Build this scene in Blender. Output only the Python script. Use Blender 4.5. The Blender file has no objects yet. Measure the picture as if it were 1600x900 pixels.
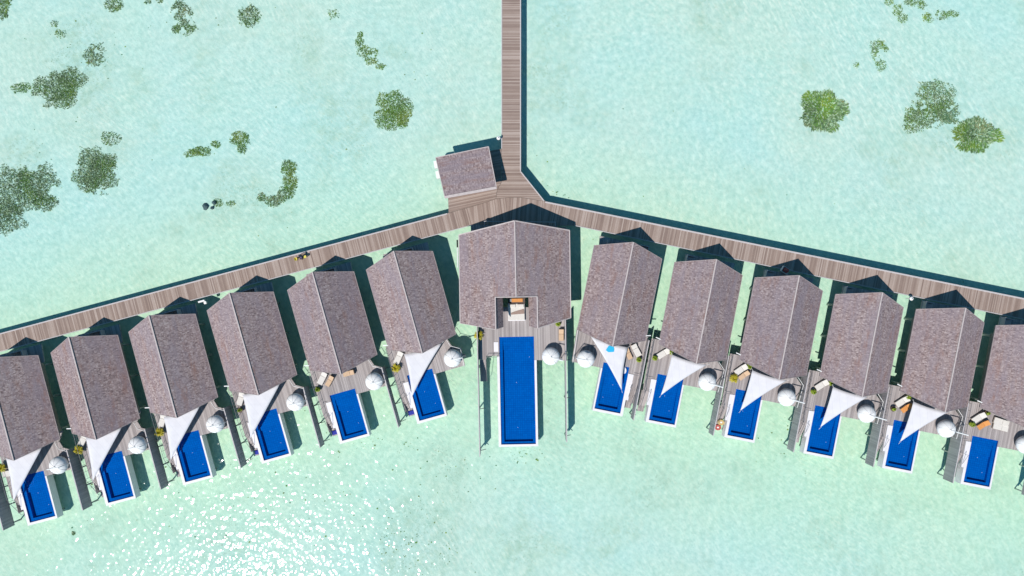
import bpy, math, random
from mathutils import Vector, Matrix, noise as mnoise
R = math.radians
random.seed(7)
sc = bpy.context.scene
col = sc.collection

# ------------------------------------------------------------------ camera, sky, sun, exposure
F = 1081.0            # focal length in photo pixels (photo 1600 wide)
ZC = 95.4             # height of the drone above the water
cam = bpy.data.cameras.new('camera'); camo = bpy.data.objects.new('camera', cam); col.objects.link(camo)
camo.location = (0, 0, ZC); camo.rotation_euler = (0, 0, 0)
cam.sensor_width = 36; cam.lens = 36*F/1600; cam.clip_end = 20000; cam.clip_start = 1
sc.camera = camo
SUN_EL = 57.8
sdir = Vector((-.608*math.cos(R(SUN_EL)), -.794*math.cos(R(SUN_EL)), math.sin(R(SUN_EL))))
w = bpy.data.worlds.new('World'); sc.world = w; w.use_nodes = True
nt = w.node_tree; nt.nodes.clear()
sky = nt.nodes.new('ShaderNodeTexSky'); sky.sky_type = 'NISHITA'; sky.sun_disc = False
sky.sun_elevation = R(SUN_EL); sky.sun_rotation = math.atan2(-.608, -.794); sky.air_density = 1.0; sky.dust_density = 0; sky.ozone_density = 6
bg = nt.nodes.new('ShaderNodeBackground'); bg.inputs[1].default_value = .095
wo = nt.nodes.new('ShaderNodeOutputWorld'); tn = nt.nodes.new('ShaderNodeMix'); tn.data_type = 'RGBA'; tn.blend_type = 'MULTIPLY'; tn.inputs[0].default_value = 1; tn.inputs[7].default_value = (.46, 1.0, .93, 1)   # clear tropical sky
nt.links.new(sky.outputs[0], tn.inputs[6]); nt.links.new(tn.outputs[2], bg.inputs[0]); nt.links.new(bg.outputs[0], wo.inputs[0])
sl = bpy.data.lights.new('sun', 'SUN'); sl.energy = 4.55; sl.angle = R(.55); sl.color = (1, .945, .875)
so = bpy.data.objects.new('sun', sl); col.objects.link(so); so.location = sdir*60
so.rotation_euler = sdir.to_track_quat('Z', 'Y').to_euler()
sc.view_settings.view_transform = 'Standard'; sc.view_settings.look = 'None'; sc.view_settings.gamma = 1
sc.view_settings.exposure = 0.0; sc.view_settings.use_curve_mapping = False
sc.render.engine = 'CYCLES'
sc.cycles.transparent_max_bounces = 12

DZ = 1.4              # deck level above the water
SB = -0.75            # sea bed
def W(px, py, z):
    k = (ZC-z)/F
    return Vector(((px-800)*k, (450-py)*k, z))

# ------------------------------------------------------------------ materials
class NT:
    def __init__(s, name):
        s.m = bpy.data.materials.new(name); s.m.use_nodes = True; s.t = s.m.node_tree; s.t.nodes.clear()
        s.out = s.n('OutputMaterial')
    def n(s, typ, ins=None, **kw):
        x = s.t.nodes.new('ShaderNode'+typ)
        for k, v in kw.items(): setattr(x, k, v)
        for k, v in (ins or {}).items(): s.set(x.inputs[k], v)
        return x
    def set(s, i, v):
        if isinstance(v, bpy.types.NodeSocket): s.t.links.new(v, i)
        else: i.default_value = v
    def mth(s, op, a, b=0.0, c=None, clamp=False):
        x = s.n('Math', operation=op); x.use_clamp = clamp; s.set(x.inputs[0], a); s.set(x.inputs[1], b)
        if c is not None: s.set(x.inputs[2], c)
        return x.outputs[0]
    def mix(s, f, a, b, typ='MIX'):
        x = s.n('Mix', data_type='RGBA', blend_type=typ)
        s.set(x.inputs[0], f); s.set(x.inputs[6], a); s.set(x.inputs[7], b); return x.outputs[2]
    def ramp(s, f, pts, interp='LINEAR'):
        x = s.n('ValToRGB'); s.set(x.inputs[0], f); cr = x.color_ramp; cr.interpolation = interp
        while len(cr.elements) < len(pts): cr.elements.new(.5)
        for e, (p, c) in zip(cr.elements, pts):
            e.position = p; e.color = (*c, 1) if not isinstance(c, (int, float)) else (c, c, c, 1)
        return x.outputs[0]
    def noise(s, vec, scale, detail=3, rough=.55, out=0):
        x = s.n('TexNoise', {'Scale': scale, 'Detail': detail, 'Roughness': rough}); s.set(x.inputs['Vector'], vec); return x.outputs[out]
    def mapping(s, vec, scale=(1, 1, 1), rot=(0, 0, 0), loc=(0, 0, 0)):
        x = s.n('Mapping', {'Scale': scale, 'Rotation': rot, 'Location': loc}); s.set(x.inputs['Vector'], vec); return x.outputs[0]
    def rndvec(s, vec):
        oi = s.n('ObjectInfo'); x = s.n('VectorMath', operation='ADD'); s.set(x.inputs[0], vec)
        y = s.n('VectorMath', operation='SCALE'); y.inputs[0].default_value = (37, 91, 13); s.set(y.inputs['Scale'], oi.outputs['Random'])
        s.set(x.inputs[1], y.outputs[0]); return x.outputs[0]
    def obj(s): return s.n('TexCoord').outputs['Object']
    def bsdf(s, colr, rough=.7, bump=None, bd=.02, bs=.5, spec=.3, extra=None):
        b = s.n('BsdfPrincipled'); s.set(b.inputs['Base Color'], colr); s.set(b.inputs['Roughness'], rough)
        b.inputs['Specular IOR Level'].default_value = spec
        for k, v in (extra or {}).items(): s.set(b.inputs[k], v)
        if bump is not None:
            q = s.n('Bump', {'Strength': bs, 'Distance': bd}); s.set(q.inputs['Height'], bump); s.t.links.new(q.outputs[0], b.inputs['Normal'])
        s.t.links.new(b.outputs[0], s.out.inputs[0]); return s.m

def c4(*c): return (*c, 1)
MAT = {}
def simple(name, rgb, rough=.6, var=.12, scale=6, spec=.3, **kw):
    t = NT(name); o = t.obj(); n = t.noise(t.rndvec(o), scale, 4)
    lo = tuple(x*(1-var) for x in rgb); hi = tuple(min(1, x*(1+var)) for x in rgb)
    MAT[name] = t.bsdf(t.ramp(n, [(.3, lo), (.7, hi)]), rough, n, .01, .3, spec, kw or None); return MAT[name]

def shingles(name, tone):
    t = NT(name); uv = t.n('TexCoord').outputs['UV']; v = t.rndvec(uv)
    br = t.n('TexBrick', {'Color1': c4(0, 0, 0), 'Color2': c4(1, 1, 1), 'Mortar': c4(.3, .3, .3), 'Scale': 1.0, 'Mortar Size': .012, 'Bias': 0.0, 'Brick Width': .16, 'Row Height': .30})
    br.offset = .37; br.offset_frequency = 2
    vs = t.mapping(v, rot=(0, 0, 0)); t.set(br.inputs['Vector'], vs)
    rnd = t.n('SeparateColor'); t.set(rnd.inputs[0], br.outputs[0]); g = rnd.outputs[0]
    vor = t.n('TexVoronoi', {'Scale': 6.5}); t.set(vor.inputs['Vector'], v); vc = t.n('SeparateColor'); t.set(vc.inputs[0], vor.outputs['Color'])
    mid = t.noise(t.mapping(v, (.16, .75, 1)), 1.0, 4, .65)
    fine = t.noise(v, 3.4, 5, .8)
    a = t.mth('ADD', t.mth('MULTIPLY', g, .36), t.mth('MULTIPLY', vc.outputs[0], .22))
    a = t.mth('ADD', a, t.mth('MULTIPLY', fine, .42))
    base = t.ramp(a, [(.2, (.115*tone, .085*tone, .092*tone)), (.42, (.245*tone, .198*tone, .205*tone)), (.62, (.345*tone, .29*tone, .30*tone)), (.83, (.50*tone, .45*tone, .465*tone))])
    blue = t.mix(t.ramp(mid, [(.38, 0), (.62, .62)]), base, c4(.235*tone, .21*tone, .255*tone))
    n2 = t.noise(t.mapping(v, (.30, 1.1, 1), loc=(9, 4, 0)), 1.0, 5, .75)
    brn = t.mix(t.ramp(n2, [(.52, 0), (.7, .6)]), blue, c4(.235*tone, .135*tone, .11*tone))
    fl = t.n('TexVoronoi', {'Scale': 2.2}); t.set(fl.inputs['Vector'], v)
    fin = t.mix(t.ramp(fl.outputs['Distance'], [(.05, .75), (.13, 0)]), brn, c4(.62*tone, .56*tone, .56*tone))
    oi = t.n('ObjectInfo'); fin = t.mix(1.0, fin, t.ramp(oi.outputs['Random'], [(0, (.93, .90, .90)), (.5, (1.06, .99, .95)), (1, (1.10, 1.04, 1.0))]), 'MULTIPLY')
    h = t.mth('ADD', g, t.mth('MULTIPLY', fine, .8))
    MAT[name] = t.bsdf(fin, .85, h, .04, .55, .15); return MAT[name]
shingles('shingle', 1.0); shingles('pavilion_shingle', 1.0)

def planks(name, rgbs, width=.14, axis=0, wscale=1.0, rough=.75):
    """boards cross the object's local X (axis 0) or Y (axis 1)"""
    t = NT(name); o = t.obj(); s = t.n('SeparateXYZ'); t.set(s.inputs[0], o); X = s.outputs[axis]; Y = s.outputs[1-axis]
    oi = t.n('ObjectInfo')
    i = t.mth('FLOOR', t.mth('ADD', t.mth('DIVIDE', X, width), t.mth('MULTIPLY', oi.outputs['Random'], 371)))
    wn = t.n('TexWhiteNoise', noise_dimensions='1D'); t.set(wn.inputs['W'], i)
    i2 = t.mth('FLOOR', t.mth('DIVIDE', i, 3)); wn2 = t.n('TexWhiteNoise', noise_dimensions='1D'); t.set(wn2.inputs['W'], t.mth('ADD', i2, .37))
    cmb = t.n('CombineXYZ'); t.set(cmb.inputs[0], t.mth('MULTIPLY', X, 3.0)); t.set(cmb.inputs[1], t.mth('MULTIPLY', Y, .5)); t.set(cmb.inputs[2], wn.outputs[0])
    gr = t.noise(cmb.outputs[0], 1.0, 4, .6)
    big = t.noise(o, .28, 3, .6)
    a = t.mth('ADD', t.mth('MULTIPLY', wn.outputs[0], .46), t.mth('MULTIPLY', wn2.outputs[0], .10))
    a = t.mth('ADD', a, t.mth('MULTIPLY', gr, .22)); a = t.mth('ADD', a, t.mth('MULTIPLY', big, .24))
    c = t.ramp(a, [(.15, rgbs[0]), (.5, rgbs[1]), (.86, rgbs[2])])
    fr = t.mth('FRACT', t.mth('ADD', t.mth('DIVIDE', X, width), t.mth('MULTIPLY', oi.outputs['Random'], 371)))
    gap = t.mth('LESS_THAN', fr, .07)
    c = t.mix(t.mth('MULTIPLY', gap, .65), c, c4(.05, .04, .04))
    MAT[name] = t.bsdf(c, rough, a, .01, .4, .2); return MAT[name]
planks('boardwalk_planks', [(.19, .135, .117), (.305, .23, .198), (.46, .378, .34)], .15, 0)
planks('deck_planks', [(.23, .205, .21), (.36, .325, .325), (.50, .46, .46)], .13, 0)
planks('screen_planks', [(.26, .25, .265), (.35, .335, .345), (.44, .42, .43)], .14, 1)
simple('edge_board', (.50, .465, .475), .7)
simple('ridge_wood', (.50, .435, .43), .75, .12, 3)
simple('fascia_wood', (.33, .285, .285), .8)
simple('white_render', (.74, .72, .76), .55, .05, 2)
simple('white_metal', (.8, .8, .8), .4, .04)
simple('grey_metal', (.20, .20, .22), .4, .1)
simple('dark_wood', (.10, .07, .06), .6)
simple('pile_concrete', (.33, .36, .33), .8, .25, 3)
simple('wall_wood', (.33, .27, .23), .7, .15, 3)
t = NT('sail_cloth'); o = t.obj(); sx = t.n('SeparateXYZ'); t.set(sx.inputs[0], o); q_ = t.mth('FRACT', t.mth('DIVIDE', t.mth('ADD', sx.outputs[0], t.mth('MULTIPLY', sx.outputs[1], .35)), 1.05))
n_ = t.noise(o, .9, 4, .6); MAT['sail_cloth'] = t.bsdf(t.mix(t.mth('MULTIPLY', t.mth('LESS_THAN', q_, .07), .5), t.ramp(n_, [(.3, (.62, .61, .655)), (.7, (.69, .68, .72))]), c4(.57, .56, .61)), .85, n_, .05, .5, .15)
simple('pod_cloth', (.84, .84, .85), .75, .06, 2.5)
simple('cushion_white', (.66, .63, .60), .85, .05)
simple('cushion_tan', (.58, .41, .28), .85, .08)
simple('towel_orange', (.64, .28, .09), .9, .1)
simple('towel_blue', (.03, .04, .30), .9, .15)
simple('float_turquoise', (.02, .42, .72), .45, .06)
simple('float_red', (.42, .09, .08), .5, .1)
simple('float_yellow', (.52, .38, .16), .5, .1)
simple('pot_green', (.30, .32, .06), .55, .15)
simple('pot_dark', (.12, .07, .05), .6, .15)
simple('leaf_yellow', (.42, .36, .03), .6, .3, 12)
simple('leaf_green', (.22, .30, .03), .6, .3, 12)
simple('wicker', (.34, .27, .22), .8, .2, 20)
simple('stone_dark', (.11, .14, .16), .8, .3, 5)
simple('cloth_lilac', (.38, .28, .50), .85, .1)
simple('cloth_navy', (.03, .03, .07), .85, .1)
simple('skin', (.30, .17, .11), .6, .08)
simple('hair_black', (.012, .010, .012), .5, .1)
simple('paint_yellow', (.70, .60, .10), .4, .08)
simple('rubber_black', (.02, .02, .022), .7, .1)
simple('brown_fabric', (.32, .23, .20), .9, .1)

t = NT('glass_dark'); MAT['glass_dark'] = t.bsdf(c4(.02, .03, .04), .08, spec=.6)
t = NT('pool_tile'); o = t.obj()
br = t.n('TexBrick', {'Color1': c4(.0, .095, .40), 'Color2': c4(.0, .115, .46), 'Mortar': c4(.0, .06, .30), 'Scale': 1.0, 'Mortar Size': .02, 'Brick Width': .3, 'Row Height': .3}); br.offset = 0
t.set(br.inputs['Vector'], o); n = t.noise(o, .6, 3)
MAT['pool_tile'] = t.bsdf(t.mix(t.ramp(n, [(.3, 0.0), (.7, .35)]), br.outputs[0], c4(0, .11, .46)), .6, spec=.0)

# water: tinted transmission plus a rippled mirror layer, by Fresnel
def water(name, tint_lo, tint_hi, scales, bdist, lens=True, rough=.06):
    t = NT(name); o = t.n('TexCoord').outputs['Object']
    def dirn(deg, sq, loc=(0, 0, 0)): return t.mapping(t.mapping(o, rot=(0, 0, R(deg)), loc=loc), (1.0, sq, 1))
    a1 = t.noise(dirn(-30, .6), scales[0], 1, .5)
    a2 = t.noise(dirn(35, .75), scales[1], 0, .5)
    a3 = t.noise(o, scales[2], 0, .5)
    h = t.mth('ADD', t.mth('MULTIPLY', a1, .55), t.mth('MULTIPLY', a2, .6)); h = t.mth('ADD', h, t.mth('MULTIPLY', a3, .28))
    bmp = t.n('Bump', {'Strength': 1.0, 'Distance': bdist}); t.set(bmp.inputs['Height'], h)
    fr = t.n('Fresnel', {'IOR': 1.33}); t.t.links.new(bmp.outputs[0], fr.inputs['Normal'])
    if lens:
        # caustic light painted into the tint: noise streaks pass more light, apart from the waves
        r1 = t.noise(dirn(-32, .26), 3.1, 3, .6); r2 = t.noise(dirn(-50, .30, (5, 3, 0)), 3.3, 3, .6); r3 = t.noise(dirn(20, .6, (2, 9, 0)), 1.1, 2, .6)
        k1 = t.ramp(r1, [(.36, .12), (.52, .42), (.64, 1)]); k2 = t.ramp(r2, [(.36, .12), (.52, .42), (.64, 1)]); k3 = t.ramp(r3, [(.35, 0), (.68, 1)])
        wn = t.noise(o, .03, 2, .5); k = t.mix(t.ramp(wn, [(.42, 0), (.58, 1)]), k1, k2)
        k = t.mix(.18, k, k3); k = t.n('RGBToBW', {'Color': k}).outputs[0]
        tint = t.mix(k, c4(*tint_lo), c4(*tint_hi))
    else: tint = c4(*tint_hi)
    tr = t.n('BsdfTransparent'); t.set(tr.inputs[0], tint)
    gl = t.n('BsdfGlossy', {'Roughness': rough}); t.t.links.new(bmp.outputs[0], gl.inputs['Normal'])
    geo = t.n('NewGeometry'); fac = t.mth('MULTIPLY', fr.outputs[0], t.mth('SUBTRACT', 1.0, t.mth('MULTIPLY', geo.outputs['Backfacing'], 1.0)))
    mx = t.n('MixShader'); t.set(mx.inputs[0], fac); t.t.links.new(tr.outputs[0], mx.inputs[1]); t.t.links.new(gl.outputs[0], mx.inputs[2])
    t.t.links.new(mx.outputs[0], t.out.inputs[0]); MAT[name] = t.m
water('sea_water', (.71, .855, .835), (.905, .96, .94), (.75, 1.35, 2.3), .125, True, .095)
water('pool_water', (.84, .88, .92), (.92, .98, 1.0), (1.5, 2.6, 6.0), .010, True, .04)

# ------------------------------------------------------------------ mesh helpers
class MB:
    def __init__(s): s.v = []; s.f = []; s.mi = []; s.uv = {}
    def add(s, vs, fs, m=0):
        b = len(s.v); s.v += [tuple(p) for p in vs]
        for f in fs: s.f.append(tuple(b+i for i in f)); s.mi.append(m)
        return s
    def prism(s, poly, z0, z1, m=0):
        """poly counter-clockwise; z1 may be a list of heights"""
        if area(poly) < 0: poly = poly[::-1]
        n = len(poly)
        vs = [(p[0], p[1], z0) for p in poly]+[(p[0], p[1], z1) for p in poly]
        fs = [tuple(range(n-1, -1, -1)), tuple(range(n, 2*n))]+[(i, (i+1) % n, n+(i+1) % n, n+i) for i in range(n)]
        return s.add(vs, fs, m)
    def box(s, x0, x1, y0, y1, z0, z1, m=0):
        if x0 > x1: x0, x1 = x1, x0
        return s.prism([(x0, y0), (x1, y0), (x1, y1), (x0, y1)], z0, z1, m)
    def tube(s, a, b, r, n=8, r2=None, m=0):
        a = Vector(a); b = Vector(b); d = (b-a).normalized(); q = d.to_track_quat('Z', 'Y'); r2 = r if r2 is None else r2
        vs = [a+q @ Vector((r*math.cos(2*math.pi*i/n), r*math.sin(2*math.pi*i/n), 0)) for i in range(n)]
        vs += [b+q @ Vector((r2*math.cos(2*math.pi*i/n), r2*math.sin(2*math.pi*i/n), 0)) for i in range(n)]
        fs = [tuple(range(n-1, -1, -1)), tuple(range(n, 2*n))]+[(i, (i+1) % n, n+(i+1) % n, n+i) for i in range(n)]
        return s.add(vs, fs, m)
    def bar(s, a, b, w_, h):
        """rectangular bar from a to b"""
        a = Vector(a); b = Vector(b); d = (b-a).normalized(); side = d.cross(Vector((0, 0, 1)))
        if side.length < .01: side = Vector((1, 0, 0))
        side.normalize(); up = side.cross(d).normalized()
        vs = []
        for p in (a, b):
            for sx, sz in ((-1, -1), (1, -1), (1, 1), (-1, 1)): vs.append(p+side*sx*w_/2+up*sz*h/2)
        return s.add(vs, [(0, 3, 2, 1), (4, 5, 6, 7), (0, 1, 5, 4), (1, 2, 6, 5), (2, 3, 7, 6), (3, 0, 4, 7)])
    def lathe(s, prof, n=20, c=(0, 0), m=0, sx=1, sy=1):
        vs = []; fs = []
        for r, z in prof:
            for i in range(n):
                a = 2*math.pi*i/n; vs.append((c[0]+sx*r*math.cos(a), c[1]+sy*r*math.sin(a), z))
        for k in range(len(prof)-1):
            for i in range(n): fs.append((k*n+i, k*n+(i+1) % n, (k+1)*n+(i+1) % n, (k+1)*n+i))
        fs.append(tuple(range(n-1, -1, -1))); fs.append(tuple((len(prof)-1)*n+i for i in range(n)))
        return s.add(vs, fs, m)
    def mirror(s, mx):
        if mx < 0:
            s.v = [(-x, y, z) for x, y, z in s.v]; s.f = [f[::-1] for f in s.f]
        return s
    def build(s, name, mats, parent=None, loc=None, rz=0, smooth=False, bevel=0):
        me = bpy.data.meshes.new(name); me.from_pydata(s.v, [], s.f)
        mats = mats if isinstance(mats, (list, tuple)) else [mats]
        for m in mats: me.materials.append(MAT[m])
        for p, i in zip(me.polygons, s.mi): p.material_index = i; p.use_smooth = smooth
        me.validate(); me.update()
        o = bpy.data.objects.new(name, me); col.objects.link(o)
        if parent: o.parent = parent
        if loc is not None: o.location = loc
        o.rotation_euler = (0, 0, rz)
        if bevel:
            b = o.modifiers.new('bevel', 'BEVEL'); b.width = bevel; b.segments = 2; b.limit_method = 'ANGLE'
        return o
def area(p): return sum(p[i][0]*p[(i+1) % len(p)][1]-p[(i+1) % len(p)][0]*p[i][1] for i in range(len(p)))/2
def empty(name, loc=(0, 0, 0), rz=0):
    o = bpy.data.objects.new(name, None); col.objects.link(o); o.location = loc; o.rotation_euler = (0, 0, rz); o.empty_display_size = .3; return o
def tag(o, label=None, cat=None, group=None, kind=None):
    if label: o['label'] = label
    if cat: o['category'] = cat
    if group: o['group'] = group
    if kind: o['kind'] = kind
    return o
KIDS = {}
def kids(o): return [c for c in col.objects if c.parent == o]
def copy_tree(o, parent=None):
    c = o.copy(); col.objects.link(c); c.parent = parent
    for k in [x for x in list(col.objects) if x.parent == o]: copy_tree(k, c)
    return c

# ------------------------------------------------------------------ sea bed, water
def big_sheet(name, z, mat, size=3000):
    m = MB(); N = [-size, -400, -120, 120, 400, size]
    vs = [(x, y, z) for y in N for x in N]; fs = [(j*6+i, j*6+i+1, (j+1)*6+i+1, (j+1)*6+i) for j in range(5) for i in range(5)]
    m.add(vs, fs); return m.build(name, mat)
t = NT('sand'); o = t.obj()
big = t.noise(o, .035, 4, .6); med = t.noise(o, .16, 4, .6); fine = t.noise(o, 1.6, 5, .7)
c = t.mix(t.ramp(big, [(.40, 0.0), (.62, 1.0)]), c4(.73, .765, .71), c4(.60, .765, .77))
c = t.mix(t.ramp(med, [(.42, 0), (.72, .4)]), c, c4(.60, .75, .66))
# sand near the villas is yellower, with drifts of broken weed
sx = t.n('SeparateXYZ'); t.set(sx.inputs[0], o)
band = t.mth('ADD', sx.outputs[1], t.mth('MULTIPLY', t.mth('ABSOLUTE', sx.outputs[0]), .25))
bn = t.ramp(t.mth('DIVIDE', t.mth('ABSOLUTE', t.mth('ADD', band, t.mth('MULTIPLY', med, 6))), 30), [(.25, 1.0), (.95, 0.0)])
c = t.mix(t.mth('MULTIPLY', bn, .85), c, c4(.70, .82, .53))
sp = t.noise(o, 3.2, 5, .75); area_n = t.noise(t.mapping(o, loc=(11, 7, 3)), .09, 3, .6)
def near(x, y, r_):
    dv = t.n('VectorMath', operation='DISTANCE'); t.set(dv.inputs[0], o); dv.inputs[1].default_value = W(x, y, SB)
    return t.ramp(t.mth('DIVIDE', t.mth('ADD', dv.outputs['Value'], t.mth('MULTIPLY', med, 6)), r_*2), [(.35, 1.0), (.85, 0.0)])
area_n = t.mth('MAXIMUM', t.mth('MULTIPLY', area_n, .9), t.mth('MULTIPLY', near(650, 840, 10), .68)); area_n = t.mth('MAXIMUM', area_n, t.mth('MULTIPLY', near(700, 725, 7), .62)); area_n = t.mth('MAXIMUM', area_n, t.mth('MULTIPLY', near(110, 110, 8), .60)); area_n = t.mth('MAXIMUM', area_n, t.mth('MULTIPLY', near(40, 235, 7), .62))
spk = t.mth('MULTIPLY', t.ramp(sp, [(.50, 0), (.64, .9)]), t.ramp(area_n, [(.46, 0.02), (.60, .9)]))
c = t.mix(spk, c, c4(.20, .30, .20))
blo = t.noise(t.mapping(o, loc=(31, 2, 5)), .45, 4, .65)
c = t.mix(t.mth('MULTIPLY', t.ramp(blo, [(.46, 0), (.66, .5)]), t.ramp(area_n, [(.45, 0.03), (.58, 1)])), c, c4(.42, .50, .36))
c = t.mix(.36, c, t.ramp(fine, [(.36, (.50, .62, .56)), (.62, (.90, .96, .88))]))
rip = t.noise(t.mapping(t.mapping(o, rot=(0, 0, R(-30))), (1, .3, 1)), 1.5, 3, .6)
hh = t.mth('ADD', t.mth('MULTIPLY', fine, 1.2), t.mth('MULTIPLY', rip, 1.0))
MAT['sand'] = t.bsdf(c, .9, hh, .05, .55, .1)
tag(big_sheet('seabed', SB, 'sand'), 'pale rippled sand under shallow water', kind='structure')
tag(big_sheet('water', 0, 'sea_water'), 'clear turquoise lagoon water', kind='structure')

# ------------------------------------------------------------------ boardwalk
def deck_poly(name, pts, rz, z=DZ, mat='boardwalk_planks', thick=.16, parent=None):
    """deck slab whose local axes are turned by rz so its boards lie square to the walk"""
    m = MB(); q = Matrix.Rotation(-rz, 2); o = Vector(pts[0][:2])
    m.prism([tuple(q @ (Vector(p[:2])-o)) for p in pts], -thick, 0)
    return m.build(name, mat, parent, (o.x, o.y, z), rz)
def PX(*pp, z=DZ): return [W(x, y, z) for x, y in pp]
aL = math.atan2(.2684, 1); aR = -math.atan2(.2055, 1)
tag(deck_poly('walkway', PX((-260, 590.8), (-260, 619.7), (741, 351), (740, 322.3)), aL), 'long weathered plank walkway running left from the hub', kind='structure')
tag(deck_poly('walkway', PX((740, 322.3), (741, 351), (790, 353), (794, 308.8), (775, 311)), R(7)), 'walkway boards turning behind the central villa', kind='structure')
tag(deck_poly('walkway', PX((794, 308.8), (790, 353), (846, 353), (848, 314.2), (815, 308.8)), R(-4)), 'walkway boards in front of the pier mouth', kind='structure')
tag(deck_poly('walkway', PX((848, 314.2), (846, 353), (896, 352.4), (1860, 553.9), (1860, 518.6)), aR), 'long weathered plank walkway running right from the hub', kind='structure')
tag(deck_poly('pier', PX((783.5, -400), (783.5, 285), (777, 297), (775, 310.6), (794, 308.4), (815, 308.4), (848, 313.8), (851.5, 314.6), (814, 268), (814.3, -400)), R(90), DZ), 'straight plank pier widening into the hub', kind='structure')
tag(deck_poly('platform', PX((701, 332.3), (698, 262), (768, 235), (783, 233), (783, 285), (776.6, 297), (774.6, 310.8), (740, 321.9)), R(102), DZ-.006, 'boardwalk_planks'), 'plank platform under the shingled pavilion', kind='structure')
# pale edge boards and piles of the walks
m = MB()
def edge(m, pts, w_=.16, h=.09, z=DZ+.012):
    P = [W(x, y, z) for x, y in pts]
    for a, b in zip(P, P[1:]): m.bar(a, b, w_, h)
edge(m, [(-260, 591.6), (699, 334)]); edge(m, [(-260, 619), (738, 351.5)], .1)
edge(m, [(852, 315.8), (1860, 519.6)], .2); edge(m, [(898, 352.4), (1860, 553.2)], .1)
edge(m, [(813.4, -400), (813.2, 268), (850, 314)], .14); edge(m, [(784.2, -400), (784, 232)], .12)
tag(m.build('edge_board', 'edge_board'), 'pale edge boards along both sides of the walkways', kind='structure')
m = MB()
def row(a, b, n, off):
    A = W(*a, DZ); B = W(*b, DZ)
    for i in range(n+1):
        p = A.lerp(B, i/n); m.tube((p.x+random.uniform(-.05, .05), p.y, SB-.3), (p.x, p.y, DZ-.17), .14, 8)
row((-250, 592), (730, 329), 34, 0); row((-250, 613), (730, 349), 34, 0)
row((860, 320), (1850, 519), 34, 0); row((905, 349), (1850, 548), 34, 0)
row((786.5, -390), (786.5, 230), 20, 0); row((811.5, -390), (811.5, 262), 20, 0); row((710, 300), (712, 320), 1, 0); row((700, 270), (770, 240), 3, 0)
tag(m.build('walkway_pile', 'pile_concrete'), 'round piles carrying the walkways', kind='structure')

# ------------------------------------------------------------------ roofs
def roof_sheet(faces, name, mat, parent, thick=.2, mx=1):
    """faces: list of (points, eave direction (unit 2D along the ridge)). Top faces with metre UVs, plus sides and soffit."""
    verts = []; idx = {}
    def vid(p):
        k = tuple(round(c, 3) for c in p)
        if k not in idx: idx[k] = len(verts); verts.append(Vector(k))
        return idx[k]
    tops = []
    for pts, al in faces:
        pts = [(mx*p[0], p[1], p[2]) for p in pts]
        if area([(p[0], p[1]) for p in pts]) < 0: pts = pts[::-1]
        tops.append(([vid(p) for p in pts], al))
    n = len(verts); verts2 = verts+[v-Vector((0, 0, thick)) for v in verts]
    fs = [f for f, _ in tops]+[tuple(i+n for i in f[::-1]) for f, _ in tops]
    cnt = {}
    for f, _ in tops:
        for a, b in zip(f, f[1:]+f[:1]): cnt[(a, b)] = 1
    for (a, b) in cnt:
        if (b, a) not in cnt: fs.append((b, a, a+n, b+n))
    me = bpy.data.meshes.new(name); me.from_pydata([tuple(v) for v in verts2], [], [tuple(f) for f in fs])
    uvl = me.uv_layers.new(name='UVMap')
    for k, p in enumerate(me.polygons):
        al = Vector((*tops[k][1], 0)) if k < len(tops) else Vector((0, 1, 0))
        nrm = p.normal; al = (al-nrm*al.dot(nrm)).normalized() if abs(al.dot(nrm)) < .99 else Vector((1, 0, 0)); dn = nrm.cross(al)
        for li in p.loop_indices:
            co = me.vertices[me.loops[li].vertex_index].co
            uvl.data[li].uv = (co.dot(al)+k*17.3, co.dot(dn)+k*5.1)
    me.materials.append(MAT[mat]); me.update()
    o = bpy.data.objects.new(name, me); col.objects.link(o); o.parent = parent; return o

def strip(m, a, b, w_=.16, h=.07, lift=.03):
    a = Vector(a)+Vector((0, 0, lift)); b = Vector(b)+Vector((0, 0, lift)); m.bar(a, b, w_, h)

# ------------------------------------------------------------------ small villas
ZE, ZR_ = 3.28, 6.05
def leafy(name, mat, parent, r, h, n, z0, seed, spread=1.0):
    rr = random.Random(seed); m = MB()
    for i in range(n):
        a = rr.uniform(0, 6.28); l = r*rr.uniform(.6, 1.25)*spread; lift = rr.uniform(.15, 1.0)*h; wd = .07*rr.uniform(.8, 1.6)
        d = Vector((math.cos(a), math.sin(a), 0)); s_ = Vector((-d.y, d.x, 0))*wd
        p0 = Vector((0, 0, z0)); p1 = p0+d*l*.5+Vector((0, 0, lift)); p2 = p0+d*l+Vector((0, 0, lift*.6))
        m.add([p0-s_*.4, p0+s_*.4, p1+s_, p2, p1-s_], [(0, 1, 2, 4), (4, 2, 3)])
    return m.build(name, mat, parent)

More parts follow.
